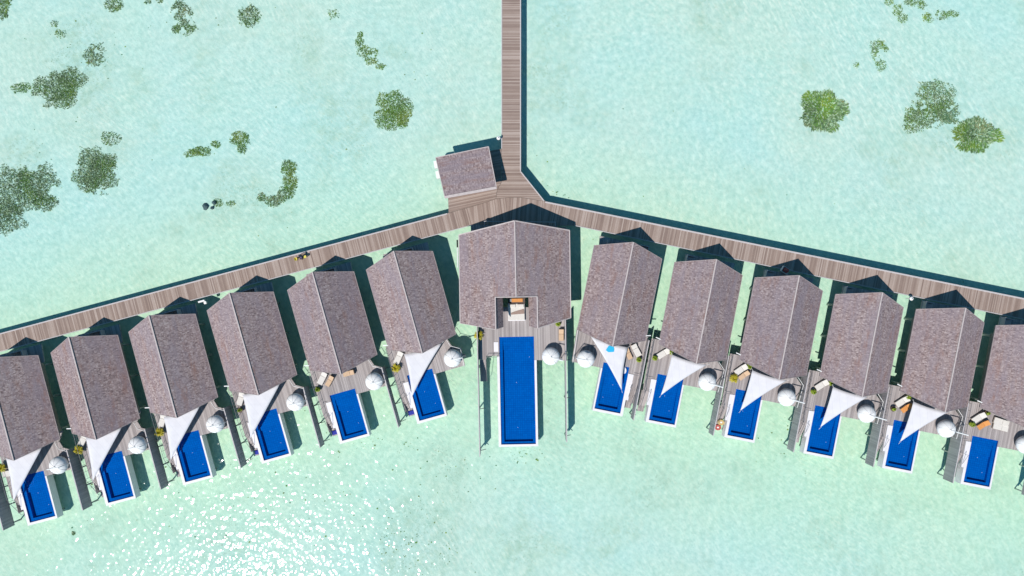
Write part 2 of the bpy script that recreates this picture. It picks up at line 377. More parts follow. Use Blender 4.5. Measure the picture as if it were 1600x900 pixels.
def make_villa(side, mx):
    """side L or R only changes the deck outline"""
    v = empty('water_villa')
    e = [(-4.6, 5.7, ZE), (0, 6.86, ZR_), (4.6, 5.7, ZE), (4.6, -5.78, ZE), (0, -6.86, ZR_), (-4.6, -5.4, ZE)]
    rf = roof_sheet([([e[0], e[1], e[4], e[5]], (0, 1)), ([e[1], e[2], e[3], e[4]], (0, 1))], 'roof', 'shingle', v, .2, mx)
    m = MB(); strip(m, e[1], e[4], .15, .09); m.mirror(mx).build('ridge_cap', 'ridge_wood', rf)
    m = MB()
    for a, b in ((0, 1), (1, 2), (2, 3), (3, 4), (4, 5), (5, 0)): strip(m, e[a], e[b], .06, .1, -.02)
    m.mirror(mx).build('fascia', 'fascia_wood', rf)
    m = MB(); m.box(-3.8, 3.8, -4.9, 4.7, DZ, 3.52)
    m.add([(-3.8, 4.7, 3.52), (3.8, 4.7, 3.52), (0, 4.7, 5.62)], [(2, 1, 0)]); m.add([(-3.8, -4.9, 3.52), (3.8, -4.9, 3.52), (0, -4.9, 5.62)], [(0, 1, 2)])
    m.mirror(mx).build('wall', 'wall_wood', v)
    m = MB(); m.box(-2.6, 2.6, -4.97, -4.905, DZ+.05, 3.35); wn = m.mirror(mx).build('window', 'dark_wood', v)
    m = MB()
    for i in range(4): m.box(-2.5+i*1.26, -2.5+i*1.26+1.16, -5.0, -4.973, DZ+.12, 3.28)
    m.mirror(mx).build('pane', 'glass_dark', wn)
    m = MB(); m.box(-.5, .6, 4.705, 4.78, DZ+.02, 3.45); d = m.mirror(mx).build('door', 'dark_wood', v)
    m = MB(); m.tube((.45, 4.80, 2.4), (.45, 4.80, 2.75), .02); m.mirror(mx).build('handle', 'white_metal', d)
    # deck
    ch = [(3.1, -6.2), (3.4, -7.15), (4.6, -7.85), (4.45, -10.28)] if side == 'L' else [(4.1, -6.3), (5.0, -7.2), (4.75, -10.28)]
    if side == 'M': ch = [(4.5, -5.6), (4.27, -10.23)]
    poly = [(-5.25, -4.9), (-5.1, -12.1), (-3.97, -12.1), (-3.97, -10.28)]+[(.27, -10.28)]+ch[::-1]+[(3.9, -4.9)]
    x0_ = -3.52   # the deck runs round the head of the pool
    poly = [(-5.25, -4.9), (-5.1, -12.1), (-4.32, -12.1), (-4.32, -10.295), (x0_-.03, -10.295), (x0_-.03, -9.472), (.03, -9.472), (.03, -10.275)]+ch[::-1]+[(3.9, -4.9)]
    m = MB(); m.prism(poly, DZ-.2, DZ); m.mirror(mx).build('deck', 'deck_planks', v)
    m = MB(); m.prism([(-1.9, 4.72), (3.9, 4.72), (4.1, 7.25), (-2.2, 7.25)] if side == 'L' else [(-2.9, 4.72), (3.6, 4.72), (3.9, 7.25), (-2.9, 7.25)], DZ-.2, DZ-.008)
    m.mirror(mx).build('entry_deck', 'deck_planks', v)
    # low screens beside the entry
    def scr(*b): m = MB(); m.box(*b); m.mirror(mx).build('entry_screen', 'edge_board', v)
    if side == 'L': scr(1.9, 2.0, 5.0, 7.0, DZ, DZ+1.0); scr(-.2, 1.898, 6.94, 7.02, DZ, DZ+1.0)
    else:
        scr(-2.85, -2.75, 5.4, 7.1, DZ, DZ+.9); scr(-2.748, -1.75, 7.0, 7.08, DZ, DZ+.9); scr(2.7, 2.8, 5.2, 6.8, DZ, DZ+.9)
        m = MB(); m.box(-2.7, -1.7, 5.6, 6.9, DZ, DZ+.5); m.mirror(mx).build('locker', 'edge_board', v)
    # pool shell (open box) + rim, ledge and floor
    x0, x1, y0, y1 = -3.52, 0.0, -15.83, -9.5
    m = MB(); zb = .15
    m.box(x0-.40, x0-.03, y0-.36, y1-.8, zb, DZ+.035); m.box(x1+.03, x1+.25, y0-.36, y1-.78, zb, DZ+.035); m.box(x0-.18, x0-.03, y1-.798, y1+.2, zb, DZ-.205); m.box(x1+.03, x1+.18, y1-.778, y1+.2, zb, DZ-.205)
    m.box(x0-.03, x1+.03, y0-.36, y0-.03, zb, DZ+.035); m.box(x0-.03, x1+.03, y1+.03, y1+.2, zb, DZ-.205)
    m.box(x0-.03, x1+.03, y0-.03, y1+.03, zb, .22)
    pl = m.mirror(mx).build('pool', 'white_render', v)
    m = MB()   # blue lining
    m.box(x0-.028, x0, y0, y1, .25, DZ-.02); m.box(x1, x1+.028, y0, y1, .25, DZ-.02); m.box(x0-.028, x1+.028, y0-.028, y0, .25, DZ-.02); m.box(x0-.028, x1+.028, y1, y1+.028, .25, DZ-.02)
    m.box(x0, x1, y0, y1, .223, .80)
    m.box(x0, x0+.42, y0, y1-.02, .801, DZ-.18); m.box(x1-.42, x1, y0, y1-.02, .801, DZ-.18); m.box(x0+.421, x1-.421, y0, y0+.42, .801, DZ-.18)
    for k in range(3): m.box(x0+.421, x1-.421, y1-.8-.8*k, y1-.02-.8*k, .801, DZ-.21-.11*k)
    m.mirror(mx).build('pool_lining', 'pool_tile', pl)
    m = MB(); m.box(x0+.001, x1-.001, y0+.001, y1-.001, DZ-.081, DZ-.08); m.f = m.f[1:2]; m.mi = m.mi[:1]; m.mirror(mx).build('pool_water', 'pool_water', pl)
    m = MB(); m.box(-4.3, -3.6, -11.7, -10.32, DZ+.036, DZ+.085); m.box(-4.25, -3.93, -13.9, -11.72, DZ-.3, DZ+.02); m.mirror(mx).build('coping', 'white_render', pl)
    for (a, b) in ((-.9, -14.2), (-1.9, -12.3)): m = MB(); m.lathe([(.035, .78), (.035, .81), (.02, .82)], 10, (a, b)); m.mirror(mx).build('pool_light', 'white_metal', pl)
    # stairs down to the water
    m = MB()
    for k in range(6): m.box(-5.08, -4.15, -12.12-.36*(k+1), -12.12-.36*k, DZ-.28-.2*k, DZ-.2-.2*k)
    m.box(-5.12, -5.07, -14.3, -12.1, .1, .95); 
    st = m.mirror(mx).build('stairs', 'deck_planks', v)
    m = MB(); m.box(-5.05, -4.2, -15.1, -14.3, -.05, .05); m.mirror(mx).build('landing', 'deck_planks', st)
    # railing along the outer edge
    m = MB(); xr = -5.2
    ys = [-5.2-.95*i for i in range(8)]
    for y in ys: m.tube((xr+.012*(-y), y, DZ), (xr+.012*(-y), y, DZ+.95), .022, 6)
    m.tube((xr+.06, ys[0], DZ+.95), (xr+.14, ys[-1], DZ+.95), .03, 6); m.tube((xr+.06, ys[0], DZ+.5), (xr+.14, ys[-1], DZ+.5), .015, 6)
    xe = -4.95
    m.tube((xr+.14, ys[-1], DZ+.95), (xe, -12.3, DZ+.95), .03, 6); m.tube((xe, -12.3, DZ+.95), (xe+.1, -14.6, .85), .03, 6)
    for (y, z0, z1) in ((-12.3, DZ-.3, DZ+.95), (-13.4, .6, 1.65), (-14.6, -.1, .85)): m.tube((xe+.05, y, z0), (xe+.05, y, z1), .022, 6)
    m.tube((-4.2, -12.1, DZ+.9), (-4.15, -14.2, .95), .025, 6); m.tube((-4.2, -12.1, DZ), (-4.2, -12.1, DZ+.9), .02, 6); m.tube((-4.15, -14.2, 0), (-4.15, -14.2, .95), .02, 6)
    m.tube((-4.9, -10.28, DZ+.45), (-4.2, -10.28, DZ+.45), .03, 6)
    m.mirror(mx).build('railing', 'grey_metal', v)
    # thin rail round the pod corner
    m = MB(); cc = [(c_[0]-.05, c_[1]) for c_ in ch]
    for a, b in zip(cc, cc[1:]): m.tube((*a, DZ+.85), (*b, DZ+.85), .035, 6)
    for a in cc: m.tube((*a, DZ), (*a, DZ+.85), .025, 6)
    m.mirror(mx).build('corner_rail', 'white_metal', v)
    # gutter spout at the low eave
    m = MB(); m.bar((-5.15, -4.6, 3.3), (-4.5, -4.75, 3.36), .12, .08); m.mirror(mx).build('rain_spout', 'white_metal', v)
    for (x, y) in ((-3.6, 4.4), (3.6, 4.4), (-3.6, 0), (3.6, 0), (-3.6, -4.5), (3.6, -4.5), (-4.8, -8.3), (3.9, -9.6), (-3.6, -15.5), (-.1, -15.5), (-.1, -10.6)):
        m = MB(); m.tube((x, y, SB-.3), (x, y, DZ-.2 if y > -15 and x != -.1 else .16), .16, 10); m.mirror(mx).build('pile', 'pile_concrete', v)
    return v

FR = {'L6': ((-66.1, -15.65), 14.8), 'L5': ((-55.49, -12.96), 14.9), 'L4': ((-45.11, -10.16), 15.2), 'L3': ((-34.63, -7.24), 15.9), 'L2': ((-23.94, -4.54), 15.7), 'L1': ((-13.45, -1.83), 15.7),
      'R1': ((14.33, -.81), -11.3), 'R2': ((25.09, -3.03), -11.0), 'R3': ((35.77, -5.10), -11.05), 'R4': ((46.52, -7.31), -11.05), 'R5': ((57.24, -9.30), -11.2), 'R6': ((67.87, -11.46), -11.1)}
ORD = {'1': 'first', '2': 'second', '3': 'third', '4': 'fourth', '5': 'fifth', '6': 'sixth'}
def VN(n): return '%s villa %s of centre' % (ORD[n[1]], 'left' if n[0] == 'L' else 'right')
protoL = make_villa('L', 1); protoR = make_villa('R', 1); protoM = make_villa('M', -1)
used = set()
EX = {'L1': 'white sail over its pool', 'L2': 'no sail over its deck', 'L3': 'dark pot on its deck', 'L4': 'steepest angle', 'L5': '', 'L6': ''}
for n, (mid, ang) in FR.items():
    pr = protoM if n == 'R1' else (protoL if n[0] == 'L' else protoR)
    o = copy_tree(pr) if pr in used else pr
    used.add(pr)
    o.location = (mid[0], mid[1], 0); o.rotation_euler.z = R(ang)
    tag(o, 'grey shingled water villa with deck and blue pool, the %s' % VN(n), 'villa', 'small water villas along the walkway')
def L2W(n, x, y, z=0):
    mid, a = FR[n]; a = R(a); return Vector((mid[0]+x*math.cos(a)-y*math.sin(a), mid[1]+x*math.sin(a)+y*math.cos(a), z))

# privacy screens standing over the water between the villas
def make_screen(y0, y1, zt=2.75, zb=.65):
    v = empty('privacy_screen'); m = MB(); m.box(-.045, .045, y1, y0, zb, zt); m.build('panel', 'screen_planks', v)
    m = MB(); m.box(-.06, .06, y1-.01, y0+.01, zt+.001, zt+.05); m.build('cap_rail', 'edge_board', v)
    n = 4
    for i in range(n):
        y = y0-.4+(y1-y0+.8)*i/(n-1); m = MB(); m.tube((.0, y, SB-.2), (0, y, zb), .09, 8); m.build('post', 'pile_concrete', v)
        m = MB(); m.bar((.05, y, zb+.2), (.75, y, .1 if i else .5), .07, .07); m.build('brace', 'grey_metal', v)
    return v
sL = make_screen(-7.4, -15.75); sR = make_screen(-5.2, -16.1); firstL = firstR = True
for n in ('L1', 'L2', 'L3', 'L4', 'L5', 'L6'):
    o = sL if firstL else copy_tree(sL); firstL = False
    p = L2W(n, -6.25, 0); o.location = p; o.rotation_euler.z = R(FR[n][1])
    tag(o, 'plank privacy screen along the left side of the %s' % VN(n), 'privacy screen', 'privacy screens between villas')
for n in ('R2', 'R3', 'R4', 'R5', 'R6', 'R7'):
    o = sR if firstR else copy_tree(sR); firstR = False
    p = L2W(n, -5.85, 0) if n != 'R7' else L2W('R6', 5.1, 0); o.location = p; o.rotation_euler.z = R(FR[n if n != 'R7' else 'R6'][1])
    tag(o, ('plank privacy screen along the left side of the %s' % VN(n)) if n != 'R7' else 'rightmost plank privacy screen, at the edge of the photo', 'privacy screen', 'privacy screens between villas')

# ------------------------------------------------------------------ shade sails
def sail(n, A, B, T, cur=(.10, .10, .13), mx=1):
    A, B, T = [Vector((mx*p[0], p[1], p[2])) for p in (A, B, T)]; N = 12; m = MB(); cen = (A+B+T)/3; idx = {}; vs = []
    for i in range(N+1):
        for j in range(N+1-i):
            a, b = i/N, j/N; c_ = 1-a-b; p = A*a+B*b+T*c_
            pull = (4*a*b)*cur[0]*(1-c_)**2+(4*b*c_)*cur[2]*(1-a)**2+(4*a*c_)*cur[1]*(1-b)**2
            p = p.lerp(cen, min(.5, pull)); p.z += .25*(a*b+b*c_+a*c_)-.1
            idx[i, j] = len(vs); vs.append(p)
    fs = []
    for i in range(N):
        for j in range(N-i):
            fs.append((idx[i, j], idx[i+1, j], idx[i, j+1]))
            if j < N-i-1: fs.append((idx[i+1, j], idx[i+1, j+1], idx[i, j+1]))
    r = empty('shade_sail'); mid, an = FR[n]; r.location = (mid[0], mid[1], 0); r.rotation_euler.z = R(an)
    m.add(vs, fs); c = m.build('canopy', 'sail_cloth', r, smooth=True); s = c.modifiers.new('s', 'SOLIDIFY'); s.thickness = .02
    m = MB()
    for P, e in ((A, (A-cen)), (B, (B-cen)), (T, (T-cen))):
        e = e.normalized(); m.tube(P, P+e*.35+Vector((0, 0, .0)), .02, 6)
    m.tube((T.x+mx*.0, T.y-.33, DZ-.45), (T.x, T.y-.33, T.z+.05), .03, 8) if False else None
    m.build('cable', 'white_metal', r)
    tag(r, 'white triangular shade sail over the pool of the %s' % VN(n), 'shade sail', 'white shade sails'); return r
sail('L1', (-2.75, -6.5, 3.4), (2.5, -6.4, 3.4), (-3.44, -12.3, 2.6))
sail('L3', (-3.1, -6.35, 3.4), (2.1, -6.3, 3.4), (-4.0, -12.3, 2.6), (.1, .1, -.02))
sail('L4', (-3.05, -6.4, 3.4), (2.0, -6.3, 3.4), (-4.1, -12.3, 2.6), (.1, .1, .0))
sail('L5', (-3.0, -6.4, 3.4), (2.0, -6.3, 3.4), (-4.1, -12.3, 2.6), (.1, .1, .0))
sail('L6', (-3.0, -6.4, 3.4), (2.0, -6.3, 3.4), (-4.1, -12.3, 2.6), (.1, .1, .0))
sail('R1', (2.75, -6.2, 3.4), (-2.45, -6.75, 3.4), (-2.92, -12.6, 2.6), (.10, .12, .12), -1)
for n in ('R2', 'R3', 'R4', 'R5'): sail(n, (-2.6, -6.45, 3.4), (2.2, -6.9, 3.4), (-2.85, -12.15, 2.6), (.09, .04, .13))

# ------------------------------------------------------------------ hanging pods
def make_pod():
    v = empty('hanging_pod')
    m = MB(); N = 24; prof = []
    for k in range(11):
        a = -.55+(k/10)*(math.pi/2+.55); prof.append((max(.03, 1.2*math.cos(a)), DZ+1.0+(.95 if a > 0 else .7)*math.sin(a)))
    m.lathe(prof, N)
    c = m.build('canopy', 'pod_cloth', v, smooth=True)
    m = MB()
    for i in range(8):
        a = 2*math.pi*i/8; last = None
        for k in range(7):
            b = -.2+(k/6)*(math.pi/2+.2); p = Vector((1.215*math.cos(b)*math.cos(a), 1.215*math.cos(b)*math.sin(a), DZ+1.0+.965*math.sin(b)))
            if last is not None: m.tube(last, p, .014, 5)
            last = p
    m.build('seam', 'edge_board', c)
    m = MB(); m.lathe([(.09, DZ+1.93), (.12, DZ+1.97), (.05, DZ+2.06)], 12); m.build('cap', 'white_metal', c)
    m = MB(); m.lathe([(.8, DZ+.42), (1.0, DZ+.5), (1.0, DZ+.60), (.8, DZ+.62)], 20); m.build('cushion', 'cushion_white', v)
    m = MB(); m.tube((0, 0, DZ+2.0), (0, 0, DZ+3.35), .015, 6); m.build('cable', 'grey_metal', v)
    m = MB(); m.tube((-.1, .0, DZ+3.3), (1.5, -.12, DZ+3.35), .07, 10); m.build('arm', 'white_metal', v)
    m = MB(); m.tube((1.46, -.12, DZ), (1.46, -.12, DZ+3.42), .055, 10); m.build('mast', 'white_metal', v)
    m = MB(); m.lathe([(.22, DZ), (.22, DZ+.03)], 14, (1.46, -.12)); m.build('base_plate', 'grey_metal', v)
    return v
pod = make_pod(); first = True
PODS = {n: (2.95, -9.2) for n in FR}; PODS['L1'] = (3.2, -8.8); PODS['L2'] = (3.06, -9.17); PODS['L3'] = (3.1, -9.3)
for n, (x, y) in PODS.items():
    o = pod if first else copy_tree(pod); first = False
    if n == 'R1': p = L2W(n, -2.62, -9.4); o.location = p; o.rotation_euler.z = R(FR[n][1]+185)
    else: p = L2W(n, x, y); o.location = p; o.rotation_euler.z = R(FR[n][1])
    tag(o, 'round white hanging pod on the %s' % VN(n), 'hanging pod', 'white hanging pods')

# ------------------------------------------------------------------ central villa
CM = W(805, 404, 7.2); CA = R(1.1)
FR['C'] = ((CM.x, CM.y), 1.1)
def CL(px, py, z):
    p = W(px, py, z); d = Vector((p.x-CM.x, p.y-CM.y)); q = Matrix.Rotation(-CA, 2) @ d; return (q.x, q.y, z)
cv = empty('central_villa', (CM.x, CM.y, 0), CA); tag(cv, 'largest shingled villa in the middle, notched roof and long blue pool', 'villa')
CR, CE = 7.2, 4.0
A0 = CL(717, 367, CE); A1 = CL(719, 505, CE); B0 = CL(889.8, 360, CE); B1 = CL(891.8, 496.5, CE); T0 = CL(804, 345, CR)
xl, xr_ = CL(774, 480, 5.9)[0], CL(839.5, 480, 5.9)[0]; yn = CL(800, 464, 6.6)[1]
def zr(x):
    e = A0[0] if x < T0[0] else B0[0]
    return CR-(CR-CE)*abs(x-T0[0])/abs(e-T0[0])
rx = T0[0]
yb = CL(774, 515, zr(xl))[1]
yb2 = CL(841, 513, zr(xr_))[1]
def P3(x, y): return (x, y, zr(x))
fL = [A0, T0, P3(rx, yn), P3(xl, yn), P3(xl, yb), A1]
fR = [T0, B0, B1, P3(xr_, yb2), P3(xr_, yn), P3(rx, yn)]
crf = roof_sheet([(fL, (0, 1)), (fR, (0, 1))], 'roof', 'shingle', cv, .22)
# inner slopes of the notch
zi = 4.5; xil, xir = CL(786, 480, zi)[0], CL(826, 480, zi)[0]
inn = roof_sheet([([(xl+.01, yn, zr(xl)-.02), (xil, yn, zi), (xil, CL(786, 511, zi)[1], zi), (xl+.01, yb, zr(xl)-.02)], (0, 1))], 'notch_slope', 'shingle', crf, .12)
inn = roof_sheet([([(xr_-.01, yn, zr(xr_)-.02), (xir, yn, zi), (xir, CL(826, 510, zi)[1], zi), (xr_-.01, yb2, zr(xr_)-.02)], (0, 1))], 'notch_slope', 'shingle', crf, .12)
m = MB(); strip(m, T0, P3(rx, yn), .16, .1); m.build('ridge_cap', 'ridge_wood', crf)
m = MB()
for lst in (fL, fR):
    for a, b in ((lst[0], lst[1]), ): strip(m, a, b, .14, .1, 0)
strip(m, A0, A1, .12, .1, 0); strip(m, B0, B1, .12, .1, 0); strip(m, A1, P3(xl, yb), .08, .1, 0); strip(m, B1, P3(xr_, yb2), .12, .1, 0)
strip(m, P3(xl, yn), P3(xl, yb), .14, .1); strip(m, P3(xr_, yn), P3(xr_, yb2), .16, .1); strip(m, P3(xl, yn), P3(rx, yn), .12, .1); strip(m, P3(rx, yn), P3(xr_, yn), .14, .1)
m.build('fascia', 'ridge_wood', crf)
wl, wr, wt, wb = CL(725, 0, CE)[0]+.6, CL(883, 0, CE)[0]-.5, CL(0, 372, 4)[1], CL(0, 492, 4)[1]
m = MB(); xs = [(wl, xil-.1), (xir+.1, wr)]
m.box(wl, xil-.1, wb, wt, DZ, 3.85); m.box(xir+.1, wr, wb, wt, DZ, 3.85); m.box(xil-.098, xir+.098, yn-.1, wt, DZ, 3.85); m.build('wall', 'wall_wood', cv)
m = MB(); m.box(xil+.1, xir-.1, yn-.16, yn-.103, DZ+.05, 3.6); d = m.build('door', 'dark_wood', cv)
m = MB(); m.box(xil+.25, rx-.08, yn-.19, yn-.163, DZ+.15, 3.5); m.box(rx+.08, xir-.25, yn-.19, yn-.163, DZ+.15, 3.5); m.build('pane', 'glass_dark', d)
for xa, xb in ((wl+.5, xil-.7), (xir+.7, wr-.5)):
    m = MB(); m.box(xa, xb, wb-.06, wb-.002, DZ+.1, 3.5); wn = m.build('window', 'dark_wood', cv)
    m = MB(); m.box(xa+.1, (xa+xb)/2-.05, wb-.09, wb-.063, DZ+.2, 3.4); m.box((xa+xb)/2+.05, xb-.1, wb-.09, wb-.063, DZ+.2, 3.4); m.build('pane', 'glass_dark', wn)
# deck
m = MB(); D = lambda x, y, z=DZ: CL(x, y, z)[:2]
px0, py1 = D(780.2, 527); px1, _ = D(833.9, 527); py0 = D(810, 693.8)[1]
yb_ = D(760, 556.5)[1]; yr_ = D(838.8, 562.5)[1]
m.prism([D(747, 480), D(748, 562), D(760, 562), (D(760, 562)[0], yb_), (px0-.03, yb_), (px0-.03, py1+.028), (px1+.03, py1+.028), (px1+.03, yr_), D(886, 563.5), D(884.5, 480)], DZ-.2, DZ)
m.build('deck', 'deck_planks', cv)
m = MB(); m.prism([D(735, 345), D(737, 385), D(872, 385), D(870, 345)], DZ-.2, DZ-.01); m.build('entry_deck', 'deck_planks', cv)
m = MB()
for pts in ([(757, 351), (757, 345.7), (868, 347), (868, 353)],):
    for a, b in zip(pts, pts[1:]): m.bar(Vector(CL(*a, DZ+1.0)), Vector(CL(*b, DZ+1.0)), .09, .09)
m.build('entry_rail', 'edge_board', cv)
m = MB()
for pts in ([(757, 346.6), (805, 346.9), (868, 347.5)],):
    for a in pts: p = CL(*a, DZ); m.tube(p, (p[0], p[1], DZ+1), .04, 6)
m.build('rail_post', 'edge_board', cv)
px0, py1 = D(780.2, 527); px1, _ = D(833.9, 527); py0 = D(810, 693.8)[1]
m = MB(); zb = .1
m.box(px0-.36, px0-.03, py0-.34, py1-2.6, zb, DZ+.035); m.box(px1+.03, px1+.33, py0-.34, D(838.8, 562.5)[1]-.01, zb, DZ+.035); m.box(px0-.2, px0-.03, py1-2.598, py1+.2, zb, DZ-.205); m.box(px1+.03, px1+.2, D(838.8, 562.5)[1], py1+.2, zb, DZ-.205)
m.box(px0-.03, px1+.03, py0-.34, py0-.03, zb, DZ+.035); m.box(px0-.03, px1+.03, py1+.03, py1+.2, zb, DZ-.205); m.box(px0-.03, px1+.03, py0-.03, py1+.03, zb, .17)
cp = m.build('pool', 'white_render', cv)
m = MB()
m.box(px0-.028, px0, py0, py1, .2, DZ-.02); m.box(px1, px1+.028, py0, py1, .2, DZ-.02); m.box(px0-.028, px1+.028, py0-.028, py0, .2, DZ-.02); m.box(px0-.028, px1+.028, py1, py1+.028, .2, DZ-.02)
m.box(px0, px1, py0, py1, .173, .80); m.box(px0, px0+.42, py0, py1-.02, .801, DZ-.18); m.box(px1-.35, px1, py0, py1-.02, .801, DZ-.18); m.box(px0+.421, px1-.351, py0, py0+.3, .801, DZ-.18)
for k in range(3): m.box(px0+.421, px1-.351, py1-.6-.6*k, py1-.02-.6*k, .801, DZ-.21-.11*k)
m.build('pool_lining', 'pool_tile', cp)
m = MB(); m.box(px0+.001, px1-.001, py0+.001, py1-.001, DZ-.081, DZ-.08); m.f = m.f[1:2]; m.mi = m.mi[:1]; m.build('pool_water', 'pool_water', cp)
m = MB(); a = D(771.5, 534.5); b = D(780, 549.5); m.box(a[0], b[0]-.1, b[1], a[1], DZ+.004, DZ+.08); m.build('coping', 'white_render', cp)
for q in ((807, 597), (809, 667), (827, 557)): c_ = D(*q, .4); m = MB(); m.lathe([(.035, .78), (.035, .81), (.02, .82)], 10, c_); m.build('pool_light', 'white_metal', cp)
sx0, sy0 = D(748, 562.5); sx1 = D(759.5, 562)[0]
m = MB()
for k in range(6): m.box(sx0+.1, sx1, sy0-.36*(k+1), sy0-.36*k, DZ-.28-.2*k, DZ-.2-.2*k)
m.box(sx0+.1, sx1, sy0-3.1, sy0-2.16, -.05, .05); st = m.build('stairs', 'deck_planks', cv)
m = MB(); m.tube((sx1, sy0, DZ+.9), (sx1+.05, sy0-3.0, .8), .03, 6); m.tube((sx1, sy0, DZ), (sx1, sy0, DZ+.9), .025, 6); m.tube((sx1+.05, sy0-3, -.3), (sx1+.05, sy0-3, .8), .025, 6)
a = D(760, 556.9); b = D(777, 556.9); m.tube((a[0], a[1], DZ+.9), (b[0], b[1], DZ+.9), .035, 6)
for f_ in (0, .5, 1): x = a[0]+(b[0]-a[0])*f_; m.tube((x, a[1], DZ), (x, a[1], DZ+.9), .025, 6)
m.build('railing', 'grey_metal', cv)
for (x, y) in ((724, 380), (804, 380), (884, 380), (724, 440), (804, 440), (884, 440), (726, 492), (884, 492), (752, 555), (882, 556), (781, 600), (837, 600), (782, 650), (838, 650), (783, 690), (838, 690)):
    c_ = D(x, y); m = MB(); m.tube((*c_, SB-.3), (*c_, .1 if y > 560 else DZ-.2), .18, 10); m.build('pile', 'pile_concrete', cv)
# duct pipe on the left eave
m = MB(); p = CL(714.5, 376, 3.6); q = CL(715.3, 418, 3.6); m.tube(p, q, .07, 8); g = tag(m.build('gutter_pipe', 'white_metal', cv), None)
m = MB(); m.tube((p[0], p[1]+.1, 3.6), (p[0], p[1]-.9, 3.6), .1, 8); m.build('pipe_sleeve', 'rubber_black', g)
# its screens
for (a, b, lab) in (((745.3, 506), (749.8, 713), 'long thin privacy screen standing left of the central pool'), ((883.2, 500), (885.4, 690), 'long thin privacy screen standing right of the central pool')):
    P0 = W(*a, 2.5); P1 = W(*b, 2.5); d = P1-P0; ang = math.atan2(d.y, d.x)+math.pi/2
    o = make_screen(0, -d.length); o.location = (P0.x, P0.y, 0); o.rotation_euler.z = ang; tag(o, lab, 'privacy screen', 'privacy screens between villas')
o = copy_tree(pod); p = W(861, 557, 2.9); o.location = (p.x, p.y, 0); o.rotation_euler.z = R(-10); tag(o, 'round white hanging pod on the deck right of the long central pool', 'hanging pod', 'white hanging pods')

# ------------------------------------------------------------------ hub pavilion
pc = W(728, 270, 4.5); pa = R(11.3)
pv = empty('pavilion', (pc.x, pc.y, 0), pa); tag(pv, 'small square shingled pavilion beside the pier mouth', 'pavilion')
def PL(px, py, z): p = W(px, py, z); d = Matrix.Rotation(-pa, 2) @ Vector((p.x-pc.x, p.y-pc.y)); return (d.x, d.y, z)
q = [PL(680.8, 246.3, 4.2), PL(763.3, 229.2, 4.2), PL(775.8, 293.3, 4.75), PL(695, 308.3, 4.75)]
prf = roof_sheet([(q, (1, 0))], 'roof', 'pavilion_shingle', pv, .2)
m = MB(); strip(m, q[2], q[3], .34, .12, .03); m.build('ridge_cap', 'ridge_wood', prf)
m = MB(); strip(m, q[0], q[1], .1, .1, 0); strip(m, q[1], q[2], .1, .1, 0); strip(m, q[0], q[3], .1, .1, 0); m.build('fascia', 'ridge_wood', prf)
m = MB(); m.box(-3.0, 2.9, -2.2, 2.3, DZ, 4.05); m.build('wall', 'wall_wood', pv)
m = MB(); m.box(-.6, .6, -2.27, -2.203, DZ, 3.4); d = m.build('door', 'dark_wood', pv); m = MB(); m.tube((.45, -2.3, 2.4), (.45, -2.3, 2.7), .02); m.build('handle', 'white_metal', d)
m = MB(); m.box(-3.0, -2.2, 2.303, 2.37, 2.2, 3.3); wn = m.build('window', 'dark_wood', pv); m = MB(); m.box(-2.9, -2.3, 2.373, 2.4, 2.3, 3.2); m.build('pane', 'glass_dark', wn)
for (x, y) in ((681.5, 257), (684.5, 273)):
    p = PL(x, y, 2.9); m = MB(); m.box(p[0]-.28, -3.003, p[1]-.5, p[1]+.5, 2.2, 3.0); b = m.build('air_conditioner', 'white_metal', pv, bevel=.03)
    m = MB(); m.lathe([(.3, 3.001), (.3, 3.02)], 12, (p[0]+.2, p[1])); m.build('grille', 'grey_metal', b) if False else None

# ------------------------------------------------------------------ furniture
def make_lounger(cush, L=1.85, Wd=.85, two=True):
    v = empty('sun_lounger')
    m = MB(); m.box(-L/2, L/2, -Wd/2, Wd/2, .22, .30); m.build('frame', 'wicker', v, bevel=.02)
    for x in (-L/2+.1, L/2-.1):
        for y in (-Wd/2+.08, Wd/2-.08): m = MB(); m.box(x-.03, x+.03, y-.03, y+.03, 0, .219); m.build('leg', 'wicker', v)
    m = MB(); m.box(-L/2+.03, L/2-.68, -Wd/2+.03, Wd/2-.03, .302, .42); m.build('seat_cushion', cush, v, bevel=.03)
    m = MB(); x0 = L/2-.66; vs = [(x0, -Wd/2+.03, .31), (x0, Wd/2-.03, .31), (L/2-.02, Wd/2-.03, .62), (L/2-.02, -Wd/2+.03, .62)]
    vs += [(a, b, c+.11) for a, b, c in vs]; m.add(vs, [(3, 2, 1, 0), (4, 5, 6, 7), (0, 1, 5, 4), (1, 2, 6, 5), (2, 3, 7, 6), (3, 0, 4, 7)]); m.f = [f[::-1] for f in m.f]; m.build('back_cushion', cush, v, bevel=.03)
    return v
LP = {'cushion_white': make_lounger('cushion_white'), 'cushion_tan': make_lounger('cushion_tan', 1.6, .7), 'towel_orange': make_lounger('towel_orange', 1.6, .75)}
LU = set()
def lounger(kind, px, py, deg, label):
    pr = LP[kind]; o = pr if kind not in LU else copy_tree(pr); LU.add(kind)
    p = W(px, py, 1.85); o.location = (p.x, p.y, DZ+.001); o.rotation_euler.z = R(deg); tag(o, label, 'sun lounger', 'sun loungers on the decks')
def z6(x, y, ox, oy, s=6): return ox+x/s, oy+y/s
ON = lambda n: 'on deck of '+VN(n)
lounger('cushion_white', *z6(195, 235, 590, 520), 65, 'white sun lounger '+ON('L1'))
lounger('cushion_white', *z6(215, 200, 470, 560, 6.43), 62, 'white sun lounger '+ON('L2'))
lounger('cushion_tan', *z6(288, 228, 470, 560, 6.43), 60, 'tan lounger beside the white one '+ON('L2'))
lounger('cushion_tan', *z6(480, 150, 470, 560, 6.43), 15, 'tan lounger half under the roof edge '+ON('L2'))
